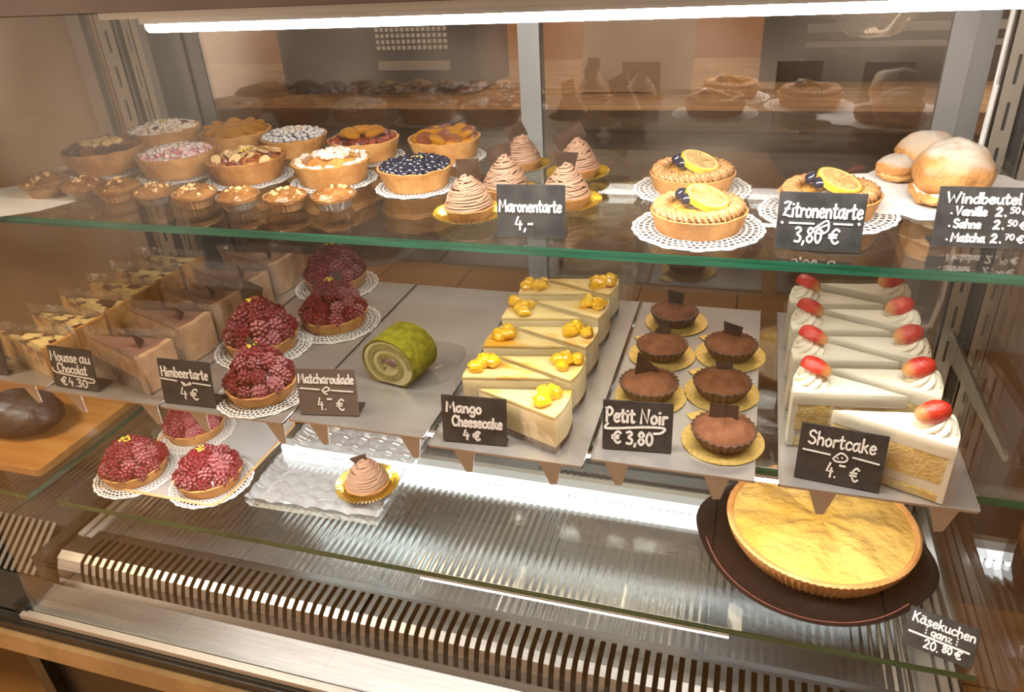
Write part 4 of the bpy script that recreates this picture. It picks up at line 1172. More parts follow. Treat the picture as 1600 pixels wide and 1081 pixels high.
spiral_band(lambda a: sp(a) - RO * .20, sp, 0, 3.3 * PI, 0.0, LRO, 130).build('rolled_sponge', MATCHAIN, mroll)
cr = MB(); n = 40
ringf, ringb = [], []
for k in range(n):
    x, z = rollxz(RO * .93, 2 * PI * k / n); ringf.append((x, .0012, z + RO * .80)); ringb.append((x, LRO - .001, z + RO * .80))
cr.add(ringf + ringb, [tuple(range(n)), tuple(range(2 * n - 1, n - 1, -1))])
cr.build('cream_filling', MATCREAM, mroll)
for bx, bz, s in ((.008, .004, .0065), (-.006, .006, .0035), (-.001, .003, .003)):
    MB().ball((bx, .0005, bz + RO * .80), s, 12, 8, sy=.35).build('bean_filling', BEAN, mroll)
ff = MB(); pts = []
for k in range(40):
    a = 2 * PI * k / 40; pts.append((.066 * math.copysign(abs(math.cos(a)) ** .6, math.cos(a)), .062 * math.copysign(abs(math.sin(a)) ** .6, math.sin(a))))
ff.prism(pts, 0, .0006)
tag(ff.build('plastic_film_sheet', FILM, smooth=False, loc=(mc.x + .012, mc.y + .046, Z2 + .0012)), 'flat clear film under the green matcha roll', 'film')

# ------------------------------------------------------------------ small cocoa tarts
COCOA = pm('cocoa_powder_top', (0.17, 0.068, 0.034), (0.26, 0.112, 0.06), scale=60, rough=0.98, bump=0.5, bscale=420, spec=.1)
COCRUST = pm('chocolate_shortcrust', (0.075, 0.030, 0.016), (0.15, 0.065, 0.035), scale=60, rough=0.6, bump=0.5, bscale=260)
SPROUT = [((1008, 1103, 526), (1012, 1086, 516), (0, .1, .55, .024, .030, 0.1, .05, 1)), ((982, 1084, 581), (993, 1072, 571), (.0, .22, .62, .022, .022, .2, .25, 3)), ((1085, 1191, 582), (1098, 1180, 571), (0, .1, .55, .025, .026, -.15, .1, 1)),
          ((960, 1070, 650), (964, 1055, 633), (-.05, .1, .55, .036, .034, .35, .1, 2)), ((1067, 1181, 645), (1080, 1170, 636), (.05, .3, .62, .022, .016, .3, .5, 1)), ((1062, 1188, 727), (1077, 1178, 716), (-.05, .15, .6, .032, .022, .0, .15, 0))]
NLAB = ['rearmost cocoa tart with an upright chocolate tile', 'cocoa tart at the left of the second row', 'cocoa tart at the right of the second row', 'cocoa tart behind its price sign with a pointed chocolate tile',
        'cocoa tart at the right of the third row', 'cocoa tart nearest the front right corner of its tray']
for i, ((dl, dr, db), (xl, xr, yb), pq) in enumerate(SPROUT):
    c, R_ = seat(dl, dr, db, Z2, 1.0, 0.0)
    b = MB().lathe([(0, 0), (R_, 0), (R_, .0012), (0, .0012)], 56)
    b.box(-.011, R_ * .9, 0, .011, R_ + .016, .0012)
    o = b.build('gold_cake_board', GOLD, smooth=False, loc=(c.x, c.y, Z2 + .0004)); o.rotation_euler = (0, 0, .62)
    tag(o, 'round gold board with tab under the ' + ['rearmost cocoa tart', 'cocoa tart left in the second row', 'cocoa tart right in the second row', 'cocoa tart behind its sign', 'cocoa tart right in the third row', 'front right cocoa tart'][i], 'cake board', 'gold cake boards')
    c2, r = seat(xl, xr, yb, Z2, .72, .022)
    t = thing('cocoa_tart', NLAB[i], 'tart', (c.x * .5 + c2.x * .5, c.y * .5 + c2.y * .5 + .001, Z2 + .0018), 0, 'small cocoa tarts on gold boards')
    h = r * .52
    shell(r * .74, r, h, wall=r * .12, flutes=26, depth_=r * .035, wob=r * .02, seed=i, n=156, fillz=r * .14).build('crust', COCRUST, t)
    dome(r * .93, h - r * .03, r * .30, r * .05, 4 / r, i + 3.3, rings=14, pw=2.6).build('cocoa_top', COCOA, t)
    plaque(t, (r * pq[0], r * pq[1], h + r * (pq[2] - .50)), *pq[3:])

# ================================================================== things on the lowest glass shelf
# clear tray with three small raspberry tarts
q_ = [at(160, 768, Z3), at(378, 786, Z3), at(440, 668, Z3), at(292, 622, Z3)]
tx0, tx1, ty0, ty1 = -1.000, -0.772, 0.752, 1.000
ct = thing('clear_plastic_tray', 'clear rounded plastic tray under three small raspberry tarts', 'tray', ((tx0 + tx1) / 2, ty0, Z3))
w_, d_ = (tx1 - tx0) / 2, ty1 - ty0
MB().bbox(-w_, 0, 0.0005, w_, d_, 0.003, .022).build('base', glass('clear_tray_plastic', (0.90, 0.86, 0.82), .05, floor=.05, extra=.28), ct, smooth=False)
rim = [];
for cx, cy, a0 in ((w_ - .022, d_ - .022, 0), (-w_ + .022, d_ - .022, 90), (-w_ + .022, .022, 180), (w_ - .022, .022, 270)):
    for k in range(6):
        a = math.radians(a0 + 18 * k); rim.append(Vector((cx + .022 * math.cos(a), cy + .022 * math.sin(a), .0045)))
rim.append(rim[0]); rim.append(rim[1])
MB().tube(rim, .0026, 8, cap=False).build('rim', pm('amber_tray_rim', (0.62, 0.36, 0.16), (0.74, 0.48, 0.26), scale=9, rough=.2, coat=.5), ct)
rasp_tart('small raspberry tart with a chocolate tile, leftmost on the clear tray', 172, 274, 760, 121, Z3 + .003, .66, 26, (.25, .55, .45, .020, .026, .1, .1, 0), group='small raspberry tarts on the clear tray', dlab='white doily under the leftmost small raspberry tart', dsc=1.25)
rasp_tart('small raspberry tart with a sugared edge, rightmost on the clear tray', 287, 390, 776, 122, Z3 + .003, .66, 26, group='small raspberry tarts on the clear tray', dlab='white doily under the rightmost small raspberry tart', dsc=1.25)
rasp_tart('small raspberry tart at the back of the clear tray', 267, 361, 694, 123, Z3 + .003, .66, 26, group='small raspberry tarts on the clear tray', dlab='white doily under the rear small raspberry tart', dsc=1.25)
p0, p1, p2 = at(146, 770, Z3), at(178, 764, Z3), at(161, 752, Z3)
tag(MB().prism([(p0.x, p0.y), (p1.x, p1.y), (p2.x, p2.y)], Z3 + .0003, Z3 + .001).build('paper_scrap', PAPER, smooth=False), 'white paper corner sticking out under the clear tray', 'paper')

# embossed glass plate
cor = [(-.728, .766), (-.494, .772), (-.500, 1.004), (-.742, 1.012)]
gp = thing('embossed_glass_plate', 'square clear glass plate with pebbled pattern and one chestnut cake', 'plate', (-.615, .885, Z3))
PEB = glass('pebbled_glass', (0.94, 0.96, 0.97), .10, rough=.03, bump=.25, bscale=40, floor=.48, gloss=(.98, .99, 1), extra=.20)
mb = MB(); n = 90
cl = [(x + .615, y - .885) for x, y in cor]
for j in range(n + 1):
    for i in range(n + 1):
        u, v = i / n, j / n
        x = (cl[0][0] * (1 - u) + cl[1][0] * u) * (1 - v) + (cl[3][0] * (1 - u) + cl[2][0] * u) * v
        y = (cl[0][1] * (1 - u) + cl[1][1] * u) * (1 - v) + (cl[3][1] * (1 - u) + cl[2][1] * u) * v
        e = max(abs(u - .5), abs(v - .5)) * 2
        dmin = min((Vector((x * 30, y * 40)) - Vector((ix + .5 + .35 * nz(ix * 3.3, iy * 7.1, 1), iy + .5 + .35 * nz(ix * 5.7, iy * 2.3, 2)))).length
                   for ix in range(int(math.floor(x * 30)) - 1, int(math.floor(x * 30)) + 2) for iy in range(int(math.floor(y * 40)) - 1, int(math.floor(y * 40)) + 2))
        mb.v.append((x, y, .005 + .0055 * max(0, 1 - dmin * dmin * 2.6) + .013 * max(0, (e - .86) / .14) ** 1.6))
for j in range(n):
    for i in range(n):
        a = j * (n + 1) + i; mb.f.append((a, a + 1, a + n + 2, a + n + 1)); mb.m.append(0)
mb.build('pebbled_face', PEB, gp)
e_ = MB(); b = []
MB_lo = [(x * .97, y * .97, .0006) for x, y in cl]; MB_mid = [(x, y, .014) for x, y in cl]; MB_hi = [(x, y, .0185) for x, y in cl]
e_.add(MB_lo + MB_mid + MB_hi, [(0, 3, 2, 1)] + [(k, (k + 1) % 4, 4 + (k + 1) % 4, 4 + k) for k in range(4)] + [(4 + k, 4 + (k + 1) % 4, 8 + (k + 1) % 4, 8 + k) for k in range(4)])
e_.build('edge', glass('plate_edge_glass', (0.93, 0.95, 0.95), .10, rough=.05, bump=.5, bscale=60, floor=.12, extra=.08), gp, smooth=False)
cc, cr_ = chestnut('single chestnut cream cake on the pebbled glass plate', 546, 616, 790, 6, (-.1, 1.48, .024, .020, .5, -.3, 1, -.3), z=Z3, lift=.012)
gold_cup(Vector((cc.x, cc.y, Z3 + .0140)), cr_ * 1.42, 'gold pleated cup on the pebbled glass plate')

# whole cheesecake on its dark plate
CAKE_TOP = pm('glossy_cheesecake_top', (0.60, 0.33, 0.055), (0.72, 0.46, 0.12), scale=9, rough=.10, coat=1.0, bump=.9, bscale=42, dist=.0022)
CAKE_CR = pm('fluted_cake_crust', (0.52, 0.22, 0.06), (0.66, 0.34, 0.11), scale=30, rough=.6, bump=.4, bscale=200)
PLATE = pm('dark_brown_glazed_plate', (0.010, 0.0065, 0.006), (0.016, 0.010, 0.009), scale=10, rough=.18, spec=.35)
ck = Vector((.142, .912, Z3)); RK = .128
def lob(a):
    d = 0
    for a0 in (math.radians(168), math.radians(-12)):
        x = math.atan2(math.sin(a - a0), math.cos(a - a0)); d += .012 * math.exp(-(x / .36) ** 2)
    return d
pt = thing('cake_plate', 'dark brown plate with two lobed handles under the whole cheesecake', 'plate', (.132, .878, Z3))
MB().lathe([(0, .0006), (.124, .0006), (.138, .006), (.148, .011), (.150, .0135), (.146, .0135), (.138, .0085), (.126, .0030), (0, .0030)], 96, lambda k, i, a: (lob(a) if 3 <= k <= 5 else 0, 0)).build('dish', PLATE, pt)
MB().lathe([(.1400, .0098), (.1418, .0107), (.1418, .0114), (.1400, .0105)], 96, lambda k, i, a: (lob(a) * .8, 0)).build('painted_line', pm('red_plate_line', (.30, .10, .08), rough=.3), pt)
kc = thing('whole_cheesecake', 'whole round golden cheesecake with fluted crust and glossy top', 'cake', (.142, .892, Z3 + .0036))
def flk(k, i, a):
    return ((.0014 * math.cos(90 * a) if 1 <= k <= 3 else 0), (.0009 * math.cos(90 * a) if k in (4, 5) else 0))
RB = .105
MB().lathe([(0, 0), (RB, 0), (RB + .006, .006), (RK - .004, .028), (RK - .001, .037), (RK, .040), (RK - .003, .0425), (RK - .008, .041), (RK - .010, .036), (0, .034)], 360, flk).build('crust', CAKE_CR, kc)
top = MB(); rings, n = 26, 120
def kz(x, y, q):
    a = math.atan2(y, x)
    ridge = .0034 * math.sin(7 * a + 2.2 * q + .8 * nz(q * 3, a, 2)) * q * (1 - q ** 3) * 1.5
    return .0385 + .003 * (1 - q ** 4) + ridge + .0020 * nz(x * 28, y * 28, 4) + .0012 * nz(x * 70, y * 70, 7)
top.v.append((0, 0, kz(0, 0, 0)))
for k in range(1, rings + 1):
    for i in range(n):
        q = k / rings; a = 2 * PI * i / n; x, y = (RK - .007) * q * math.cos(a), (RK - .007) * q * math.sin(a)
        top.v.append((x, y, kz(x, y, q)))
for i in range(n): top.f.append((0, 1 + i, 1 + (i + 1) % n)); top.m.append(0)
for k in range(rings - 1):
    for i in range(n):
        j = (i + 1) % n; top.f.append((1 + k * n + i, 1 + (k + 1) * n + i, 1 + (k + 1) * n + j, 1 + k * n + j)); top.m.append(0)
top.build('filling', CAKE_TOP, kc)
# ================================================================== price signs with chalk-marker lettering
GL = {
 'a': (.54, [[(.40, .50), (.24, .57), (.07, .40), (.07, .14), (.20, .01), (.36, .16), (.42, .50)], [(.44, .64), (.44, .12), (.56, -.02)]]),
 'b': (.48, [[(.08, 1.0), (.07, .02)], [(.08, .38), (.26, .56), (.44, .36), (.36, .06), (.20, 0), (.07, .12)]]),
 'c': (.44, [[(.42, .48), (.26, .58), (.07, .38), (.10, .10), (.26, 0), (.42, .12)]]),
 'd': (.50, [[(.42, .46), (.26, .56), (.07, .38), (.08, .12), (.24, .0), (.40, .14)], [(.44, 1.0), (.43, .0)]]),
 'e': (.46, [[(.08, .28), (.40, .36), (.36, .54), (.20, .57), (.06, .34), (.12, .06), (.28, 0), (.43, .12)]]),
 'g': (.50, [[(.43, .50), (.26, .58), (.08, .40), (.10, .14), (.26, .06), (.42, .22)], [(.44, .56), (.43, -.14), (.28, -.34), (.08, -.22)]]),
 'h': (.50, [[(.08, 1.0), (.07, 0)], [(.08, .34), (.26, .56), (.42, .42), (.43, 0)]]),
 'i': (.20, [[(.10, .56), (.10, 0)], [(.09, .80), (.11, .84)]]),
 'k': (.48, [[(.08, 1.0), (.07, 0)], [(.40, .58), (.10, .28)], [(.20, .36), (.44, 0)]]),
 'l': (.20, [[(.09, 1.0), (.10, .08), (.18, .0)]]),
 'm': (.76, [[(.07, .56), (.07, 0)], [(.08, .36), (.22, .56), (.36, .44), (.37, 0)], [(.37, .36), (.52, .56), (.67, .44), (.69, 0)]]),
 'n': (.50, [[(.07, .56), (.07, 0)], [(.08, .34), (.26, .56), (.41, .42), (.43, 0)]]),
 'o': (.48, [[(.24, .57), (.07, .38), (.10, .10), (.26, 0), (.42, .18), (.40, .46), (.24, .57)]]),
 'p': (.48, [[(.07, .56), (.06, -.34)], [(.08, .38), (.26, .57), (.43, .36), (.36, .08), (.18, .02), (.08, .14)]]),
 'r': (.38, [[(.08, .56), (.08, 0)], [(.08, .32), (.22, .54), (.37, .50)]]),
 's': (.42, [[(.38, .50), (.22, .58), (.09, .46), (.20, .32), (.36, .22), (.34, .06), (.18, 0), (.05, .10)]]),
 't': (.38, [[(.17, .90), (.16, .14), (.24, .0), (.36, .08)], [(.02, .60), (.36, .62)]]),
 'u': (.50, [[(.07, .56), (.08, .16), (.22, 0), (.40, .16)], [(.43, .56), (.42, .10), (.50, 0)]]),
 'z': (.44, [[(.06, .56), (.38, .56), (.06, .02), (.42, .02)]]),
 'M': (.86, [[(.08, 0), (.16, 1.0), (.42, .34), (.70, 1.0), (.78, 0)]]),
 'Z': (.64, [[(.08, .88), (.30, .98), (.58, .96), (.30, .50), (.06, .04), (.30, .10), (.60, .0)], [(.16, .50), (.50, .52)]]),
 'W': (1.0, [[(.06, 1.0), (.26, .02), (.50, .72), (.70, .02), (.96, 1.0)]]),
 'V': (.62, [[(.06, 1.0), (.28, 0), (.58, 1.0)]]),
 'S': (.58, [[(.52, .84), (.34, 1.0), (.10, .84), (.16, .60), (.44, .44), (.52, .20), (.32, 0), (.06, .14)]]),
 'H': (.66, [[(.10, 1.0), (.08, 0)], [(.58, 1.0), (.58, 0)], [(.08, .50), (.58, .54)]]),
 'C': (.62, [[(.58, .84), (.36, 1.0), (.10, .70), (.10, .28), (.32, 0), (.58, .14)]]),
 'N': (.72, [[(.10, 0), (.14, 1.0), (.56, .04), (.64, 1.0)]]),
 'P': (.58, [[(.12, 1.0), (.10, 0)], [(.06, .92), (.34, 1.02), (.54, .78), (.40, .50), (.12, .44)]]),
 'K': (.62, [[(.10, 1.0), (.08, 0)], [(.54, 1.0), (.10, .46)], [(.22, .56), (.58, 0)]]),
 '0': (.50, [[(.25, 1.0), (.07, .70), (.08, .26), (.25, 0), (.43, .28), (.42, .72), (.25, 1.0)]]),
 '2': (.52, [[(.08, .78), (.24, 1.0), (.42, .82), (.36, .54), (.06, .02), (.20, .06), (.48, .02)]]),
 '3': (.50, [[(.08, .90), (.28, 1.0), (.42, .80), (.20, .56), (.44, .34), (.34, .04), (.06, .06)]]),
 '4': (.54, [[(.26, 1.0), (.06, .40), (.50, .42)], [(.38, .66), (.36, 0)]]),
 '5': (.50, [[(.44, 1.0), (.14, .98), (.10, .60), (.34, .60), (.44, .34), (.30, .04), (.06, .06)]]),
 '7': (.48, [[(.06, .96), (.44, .98), (.18, 0)], [(.14, .50), (.40, .52)]]),
 '8': (.50, [[(.26, .54), (.09, .76), (.25, 1.0), (.42, .78), (.26, .54), (.07, .26), (.25, 0), (.44, .26), (.26, .54)]]),
 ',': (.20, [[(.12, .08), (.06, -.16)]]), '.': (.20, [[(.09, .04), (.11, .06)]]), '-': (.40, [[(.06, .44), (.34, .46)]]),
 ':': (.20, [[(.09, .10), (.11, .12)], [(.09, .44), (.11, .46)], [(.09, .76), (.11, .78)]]),
 '*': (.22, [[(.10, .30), (.12, .32)]]),
 '\u20ac': (.64, [[(.56, .86), (.40, 1.0), (.18, .74), (.18, .26), (.38, 0), (.56, .14)], [(.02, .60), (.44, .62)], [(.02, .40), (.42, .42)]]),
 '^': (.30, [[(.04, .9), (.26, .9)]]),
 ' ': (.34, []),
}
GL['\u00e4'] = (.54, GL['a'][1] + [[(.14, .78), (.16, .82)], [(.34, .78), (.36, .82)]])
def smooth(P_, n=5):
    if len(P_) < 3: return [Vector((x, 0, z)) for x, z in P_]
    out = []
    for i in range(len(P_) - 1):
        p0, p1, p2, p3 = P_[max(i - 1, 0)], P_[i], P_[i + 1], P_[min(i + 2, len(P_) - 1)]
        for k in range(n):
            t = k / n
            out.append(Vector([.5 * (2 * p1[d] + (p2[d] - p0[d]) * t + (2 * p0[d] - 5 * p1[d] + 4 * p2[d] - p3[d]) * t * t + (3 * p1[d] - p0[d] - 3 * p2[d] + p3[d]) * t ** 3) for d in (0, 1)]).to_3d())
            v = out[-1]; out[-1] = Vector((v.x, 0, v.y))
    out.append(Vector((P_[-1][0], 0, P_[-1][1])))
    return out
SHARP = set('MWNVZzK474')
def ribbon(mb, path, r, y):
    """flat rounded marker stroke in the xz plane at depth y"""
    N = len(path)
    L_, R_ = [], []
    for k in range(N):
        t = (path[min(k + 1, N - 1)] - path[max(k - 1, 0)])
        t = t.normalized() if t.length > 1e-9 else Vector((1, 0, 0))
        nrm = Vector((-t.z, 0, t.x))
        ex = t * (-r * .7 if k == 0 else r * .7 if k == N - 1 else 0)
        L_.append(path[k] + nrm * r + ex); R_.append(path[k] - nrm * r + ex)
    b = len(mb.v)
    for k in range(N):
        mb.v += [(L_[k].x, y, L_[k].z), (R_[k].x, y, R_[k].z), (L_[k].x, y + .0006, L_[k].z), (R_[k].x, y + .0006, R_[k].z)]
    for k in range(N - 1):
        p, q = b + 4 * k, b + 4 * k + 4
        mb.f += [(p, p + 1, q + 1, q), (p, q, q + 2, p + 2), (p + 1, p + 3, q + 3, q + 1)]; mb.m += [0] * 3
def write(mb, txt, x0, x1, z, cap, thick, y):
    tot = sum(GL[c][0] + .06 for c in txt) - .06
    sx = (x1 - x0) / tot
    x = x0
    for c in txt:
        w, strokes = GL[c]
        for s in strokes:
            pts = [Vector((px, 0, pz)) for px, pz in s] if c in SHARP else smooth(s)
            ribbon(mb, [Vector((x + p.x * sx, 0, z + p.z * cap)) for p in pts], thick, y)
        x += (w + .06) * sx
def line(mb, pts, thick, y): ribbon(mb, smooth(pts, 6), thick, y)

def sign(label, bl, br, tl, z, lines, extra=None, tilt=.16, w=None, foot=.028, thick=.00095, mat=None):
    A, B = at(*bl, z), at(*br, z)
    rz = math.atan2(B.y - A.y, B.x - A.x); W = (B - A).length if w is None else w
    # height: match the pixel row of the top-left corner for a board leaning back by tilt
    nb = Vector((-math.sin(rz), math.cos(rz), 0))
    lo, hi = .02, .16
    for _ in range(30):
        m = (lo + hi) / 2
        p = A + nb * (m * math.sin(tilt)) + Vector((0, 0, m * math.cos(tilt)))
        v = p - EYE; yy = 540.5 - FPX * v.dot(_u) / v.dot(_f)
        if yy > tl[1]: lo = m
        else: hi = m
    H = lo
    t = thing('price_sign', label, 'sign', (A.x, A.y, z + .0008), rz, 'black price signs')
    bd = MB().bbox(0, -.0012, 0, W, .0012, H, .0008)
    bd.v = [(x, y, zz) for x, y, zz in bd.v]
    o = bd.build('board', mat or SIGNM, t, smooth=False); o.rotation_euler = (-tilt, 0, 0)
    lt = MB()
    for (txt, a, b, zz, cap, *th) in lines: write(lt, txt, a * W, b * W, zz * H, cap * H, th[0] if th else thick, -.0022)
    if extra:
        for pts, *th in extra: line(lt, [(x * W, zz * H) for x, zz in pts], th[0] if th else thick * .8, -.0022)
    lt.build('lettering', CHALK, o, smooth=False)
    if foot:
        f = MB().box(.001, .001, 0.0, W - .001, foot, .0018)
        f.build('foot', SIGNM, t, smooth=False)
    return t
E_ = '\u20ac'
sign('black price sign reading Maronentarte 4,-', (778, 371), (883, 374), (778, 289), Z1, [('Maronentarte', .03, .95, .50, .22), ('4,-', .26, .54, .16, .24)])
sign('black price sign reading Zitronentarte 3,80 with a drawn lemon wedge', (1209, 389), (1343, 396), (1217, 300), Z1, [('Zitronentarte', .06, .97, .58, .26), ('3,80', .22, .54, .14, .26), (E_, .62, .75, .14, .25)],
     [([(.06, .47), (.065, .475)], .0012), ([(.15, .47), (.43, .47)],), ([(.66, .48), (.87, .48)],), ([(.94, .49), (.945, .495)], .0012), ([(.42, .36), (.56, .52), (.60, .50), (.60, .36), (.52, .30), (.42, .36)],), ([(.50, .40), (.59, .46)],), ([(.50, .40), (.56, .32)],)])
wl = [('Windbeutel', .08, .86, .74, .17)]
for word, x1, pence, zz in (('Vanille', .53, '50', .54), ('Sahne', .49, '50', .33), ('Matcha', .56, '70', .10)):
    wl += [('*', .15, .17, zz - .02, .14), (word, .20, x1, zz, .14), ('2', .62, .69, zz, .14, .0009), ('.', .71, .74, zz, .14, .0010), (pence, .765, .865, zz + .055, .095, .0006), (E_, .89, .97, zz + .01, .12, .0007)]
sign('black price sign reading Windbeutel with three flavours', (1453, 385), (1600, 391), (1470, 292), Z1, wl, thick=.0009)
sign('black price sign reading Mousse au Chocolat 4.30', (88, 602), (155, 612), (86, 540), Z2, [('Mousse', .04, .66, .66, .24), ('au', .72, .96, .68, .24), ('Chocolat', .16, .84, .38, .23), (E_ + '4.30', .18, .80, .06, .20)], [([(.04, .46), (.10, .36), (.50, .32), (.92, .30), (.96, .22), (.82, .20)],)])
sign('black price sign reading Himbeertarte 4 euro', (258, 628), (338, 637), (257, 560), Z2, [('Himbeertarte', .05, .95, .62, .22), ('4', .36, .50, .14, .26), (E_, .56, .72, .14, .24)], [([(.02, .56), (.34, .53)],), ([(.64, .52), (.98, .50)],), ([(.42, .52), (.46, .45), (.50, .46), (.42, .52)],), ([(.52, .46), (.58, .52), (.60, .48), (.52, .46)],)])
SIGNB = pm('brown_grey_slate_board', (0.11, 0.085, 0.07), (0.13, 0.10, 0.085), scale=60, rough=0.5)
sign('brownish price sign reading Matcharoulade 4.- euro', (471, 647), (562, 650), (470, 576), Z2, [('Matcharoulade', .03, .97, .70, .20), ('4.', .32, .46, .12, .26), ('^', .48, .58, .14, .24), (E_, .64, .78, .12, .24)], [([(.05, .58), (.38, .56)],), ([(.58, .55), (.94, .53)],), ([(.42, .54), (.50, .62), (.55, .56), (.46, .52), (.42, .54)],), ([(.44, .50), (.50, .46)],)], mat=SIGNB)
sign('dark price sign reading Mango Cheesecake 4 euro', (693, 688), (793, 697), (694, 617), Z2, [('Mango', .07, .62, .66, .22), ('Cheesecake', .16, .93, .36, .22), ('4', .32, .42, .08, .20), (E_, .48, .60, .08, .18)], thick=.0013, foot=.012)
sign('black price sign reading Petit Noir 3,80', (941, 700), (1049, 708), (942, 625), Z2, [('Petit', .04, .46, .58, .28), ('Noir', .53, .92, .58, .28), (E_, .14, .28, .14, .24), ('3,80', .34, .73, .13, .26)], [([(.08, .54), (.04, .44), (.20, .44), (.60, .50), (.88, .50), (.84, .40), (.74, .38)], .0013)], thick=.0014, foot=.012)
sign('black price sign reading Shortcake 4.- euro', (1240, 744), (1373, 770), (1246, 660), Z2, [('Shortcake', .10, .88, .66, .24), ('4.', .36, .49, .12, .26), ('^', .50, .58, .14, .24), (E_, .64, .75, .12, .24)], [([(.06, .54), (.38, .52)],), ([(.64, .54), (.94, .50)],), ([(.42, .46), (.50, .58), (.58, .52), (.56, .44), (.46, .42), (.42, .46)],), ([(.47, .48), (.475, .482)],), ([(.52, .50), (.525, .502)],)], foot=.012)
sign('black price sign at the left edge of the picture, beside marbled cheesecake', (-36, 580), (14, 586), (-36, 514), Z2, [('en', .70, .96, .60, .2)], foot=.010)
sign('black tilted price sign on the lowest shelf, for the whole cheesecake', (1408, 1004), (1517, 1047), (1425, 946), Z3, [('K\u00e4sekuchen', .06, .96, .66, .24), (':', .27, .31, .44, .22), ('ganz', .36, .66, .44, .20), (':', .71, .75, .44, .22), ('20.', .30, .52, .10, .22), ('80', .56, .70, .16, .18), (E_, .74, .84, .13, .20)], [([(.06, .38), (.92, .36)], .0011)], tilt=.60, thick=.0009)

# ================================================================== what lies around the case
# next case on the left
nx = thing('display_case', 'neighbouring glass display case continuing at the far left', 'display case', (-1.75, .86, 0), 0)
def npart(name, mb, m, smooth=False):
    mb.v = [(x + 1.75, y - .86, z) for x, y, z in mb.v]; return mb.build(name, m, nx, smooth)
NX0, NX1 = -2.55, -1.118
npart('well_floor', MB().box(NX0, 1.40 * U, ZF - .01, NX1, 1.14, ZF), MIRROR)
npart('front_sill', MB().box(NX0, YG0, zs - .02, NX1, 1.26 * U, zs - .006), STEEL)
g2 = MB()
for k in range(44):
    xx = NX1 - .03 - k * .0158
    g2.add([(xx, 1.26 * U, zs), (xx + .008, 1.26 * U, zs), (xx + .008, 1.40 * U, ZF + .003), (xx, 1.40 * U, ZF + .003), (xx, 1.26 * U, zs - .002), (xx + .008, 1.26 * U, zs - .002), (xx + .008, 1.40 * U, ZF + .001), (xx, 1.40 * U, ZF + .001)],
           [(0, 1, 2, 3), (7, 6, 5, 4), (0, 4, 5, 1), (1, 5, 6, 2), (2, 6, 7, 3), (3, 7, 4, 0)])
npart('vent_grille', g2, STEEL)
npart('back_panel', MB().box(NX0, 1.14, ZF - .03, NX1, 1.15, ZTOP), pm('brown_back_panel', (0.26, 0.165, 0.085), (0.36, 0.24, 0.13), scale=3, rough=.35, stretch=(1, 1, .2)))
sh = MB().box(NX0, YF, Z3 - .010, NX1 - .004, YB, Z3); 
o = npart('shelf_glass', sh, [G_SHELF, G_EDGE]); o.data.polygons.foreach_set('material_index', [0, 0, 1, 1, 1, 1])
npart('slotted_post', MB().box(NX1 - .03, 1.12, ZF, NX1, 1.13, ZTOP), POSTM)
wb = MB().bbox(-.20, -.13, 0, .20, .13, .014, .01).build('serving_board', pm('orange_brown_board', (0.42, 0.19, 0.05), (0.54, 0.28, 0.09), scale=7, rough=.4, stretch=(1, 6, 6)), loc=(-1.34, .88, Z3 + .0004), smooth=False)
tag(wb, 'brown serving board in the neighbouring case at the left edge', 'board')
lf = thing('chocolate_loaf', 'dark chocolate loaf at the left edge, in the neighbouring case', 'cake', (-1.285, .86, Z3 + .0146))
bl = MB().ball((0, 0, .030), .06, 30, 18, lambda d: 1 + .10 * nz(d.x * 5, d.y * 5, d.z * 5), sx=1.5, sz=.62)
bl.v = [(x, y, max(z, 0)) for x, y, z in bl.v]
bl.build('body', pm('dark_chocolate_crumb', (0.020, 0.009, 0.006), (0.05, 0.024, 0.015), scale=80, rough=.6, bump=.8, bscale=200), lf)

# stand below
st = thing('case_stand', 'black metal stand with beige rail carrying the display case', 'stand', (-.4, .8, 0))
def spart(name, mb, m):
    mb.v = [(x + .4, y - .8, z) for x, y, z in mb.v]; return mb.build(name, m, st, smooth=False)
spart('beige_rail', MB().box(-2.6, .578, .514, .40, .600, .556), BEIGE)
for xx in (-1.11, .33): spart('leg', MB().box(xx, .58, 0, xx + .03, .62, .510), BLACK)
spart('panel', MB().box(-1.08, .60, 0.02, .33, .62, .510), BLACK)

# kitchen behind the sliding doors
kc_ = thing('kitchen_counter', 'brown wooden kitchen counter behind the sliding glass doors', 'counter', (-.3, 1.85, 0))
def kp(name, mb, m, sm=False):
    mb.v = [(x + .3, y - 1.85, z) for x, y, z in mb.v]; return mb.build(name, m, kc_, sm)
kp('worktop', MB().bbox(-2.4, 1.55, 1.18, 1.5, 2.2, 1.22, .01), WOOD)
kp('cabinet', MB().box(-2.38, 1.60, 0, 1.48, 2.18, 1.18), pm('brown_cabinet_front', (0.17, 0.10, 0.05), (0.24, 0.15, 0.08), scale=4, rough=.5))
cb = MB().box(-.12, 0, 0, .12, .016, .36)
o = cb.build('cutting_board', pm('pale_cutting_board', (0.56, 0.40, 0.26), (0.64, 0.47, 0.32), scale=5, rough=.6), loc=(-.26, 1.72, 1.2235), smooth=False); o.rotation_euler = (-.12, .06, 0)
tag(o, 'pale board leaning upright on the kitchen counter behind the glass', 'board')
ov = thing('oven', 'dark round-topped oven on the kitchen counter', 'oven', (.42, 2.0, 1.221))
pts = [(.42 * math.cos(PI * k / 24), .30 * math.sin(PI * k / 24) + .12) for k in range(25)]
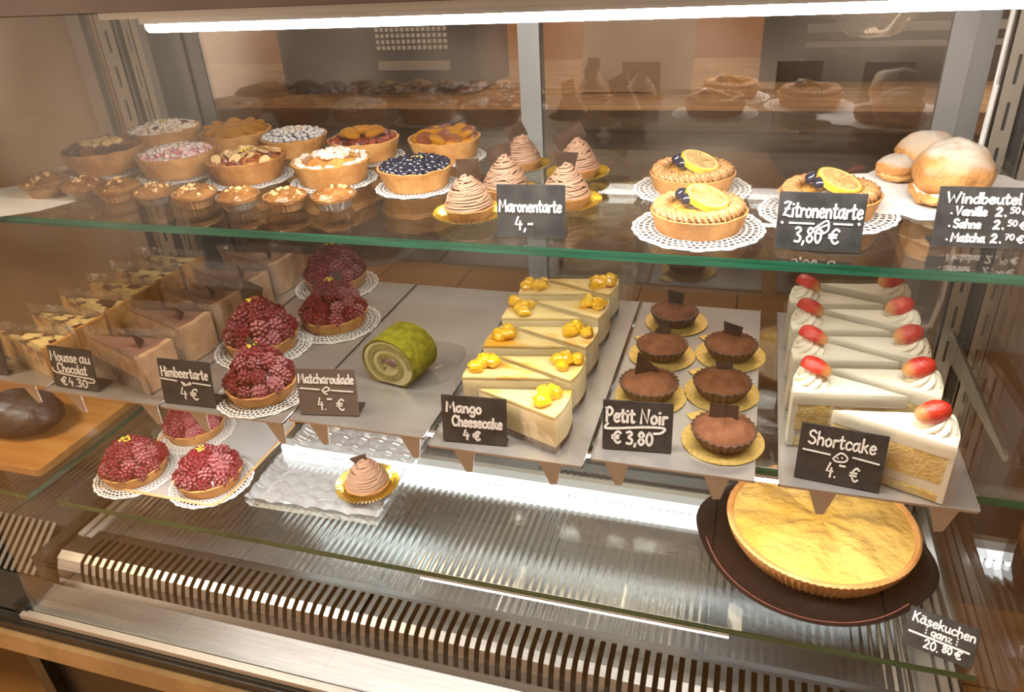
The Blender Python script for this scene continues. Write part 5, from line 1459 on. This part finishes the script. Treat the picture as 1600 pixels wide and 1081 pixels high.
b = MB(); pts = [(-.42, 0)] + pts[::-1] + [(.42, 0)]; pts = pts[::-1]
nn_ = len(pts); vs = [(x, -.15, z) for x, z in pts] + [(x, .15, z) for x, z in pts]
b.add(vs, [tuple(range(nn_ - 1, -1, -1)), tuple(range(nn_, 2 * nn_))] + [(i, (i + 1) % nn_, nn_ + (i + 1) % nn_, nn_ + i) for i in range(nn_)])
b.build('body', pm('dark_oven_body', (0.05, 0.035, 0.03), (0.085, 0.06, 0.05), scale=5, rough=.3), ov)
MB().box(-.33, -.156, .10, .33, -.150, .118).box(-.33, -.156, .07, .33, -.150, .082).build('rail', STEEL, ov, smooth=False)
mx = thing('kitchen_machine', 'grey kitchen machine with perforated grille behind the left door', 'machine', (-.88, 1.85, 1.221))
MB().bbox(-.26, -.14, 0, .26, .14, .46, .03).build('body', pm('grey_machine_enamel', (0.085, 0.075, 0.08), (0.13, 0.115, 0.118), scale=6, rough=.3, metal=.3), mx)
gg_ = MB()
for i in range(14):
    for j in range(7): gg_.box(.02 + i * .013, -.146, .10 + j * .013, .028 + i * .013, -.141, .108 + j * .013)
gg_.build('grille', PAPER, mx, smooth=False)
arc = [Vector((-.26 + .50 * k / 20, -.150, .20 + .10 * math.sin(PI * (k / 20) ** .7))) for k in range(21)]
MB().tube(arc, .008, 8).build('handle', STEEL, mx)
MB().box(.02, -.150, .055, .20, -.141, .075).build('ledge', ALULIGHT, mx, smooth=False)
pn = thing('reflected_pendant_lamp', 'reflection of a clear glass globe lamp at the top right, built as a solid', 'lamp', (.159, 1.35, 1.373))  # solid stand-in for a shop lamp's reflection in the glass
MB().lathe([(0, 0), (.035, .006), (.062, .035), (.068, .07), (.055, .11), (.02, .14), (.016, .16)], 28, lambda k, i, a: (.004 * math.cos(7 * a), 0)).build('globe', glass('lamp_globe_glass', (.9, .86, .82), .06, rough=.05, bump=.4, bscale=25, floor=.12, extra=.12), pn)
MB().tube([(0, 0, .15), (0, 0, 1.0)], .005, 8).build('cord', BLACK, pn)
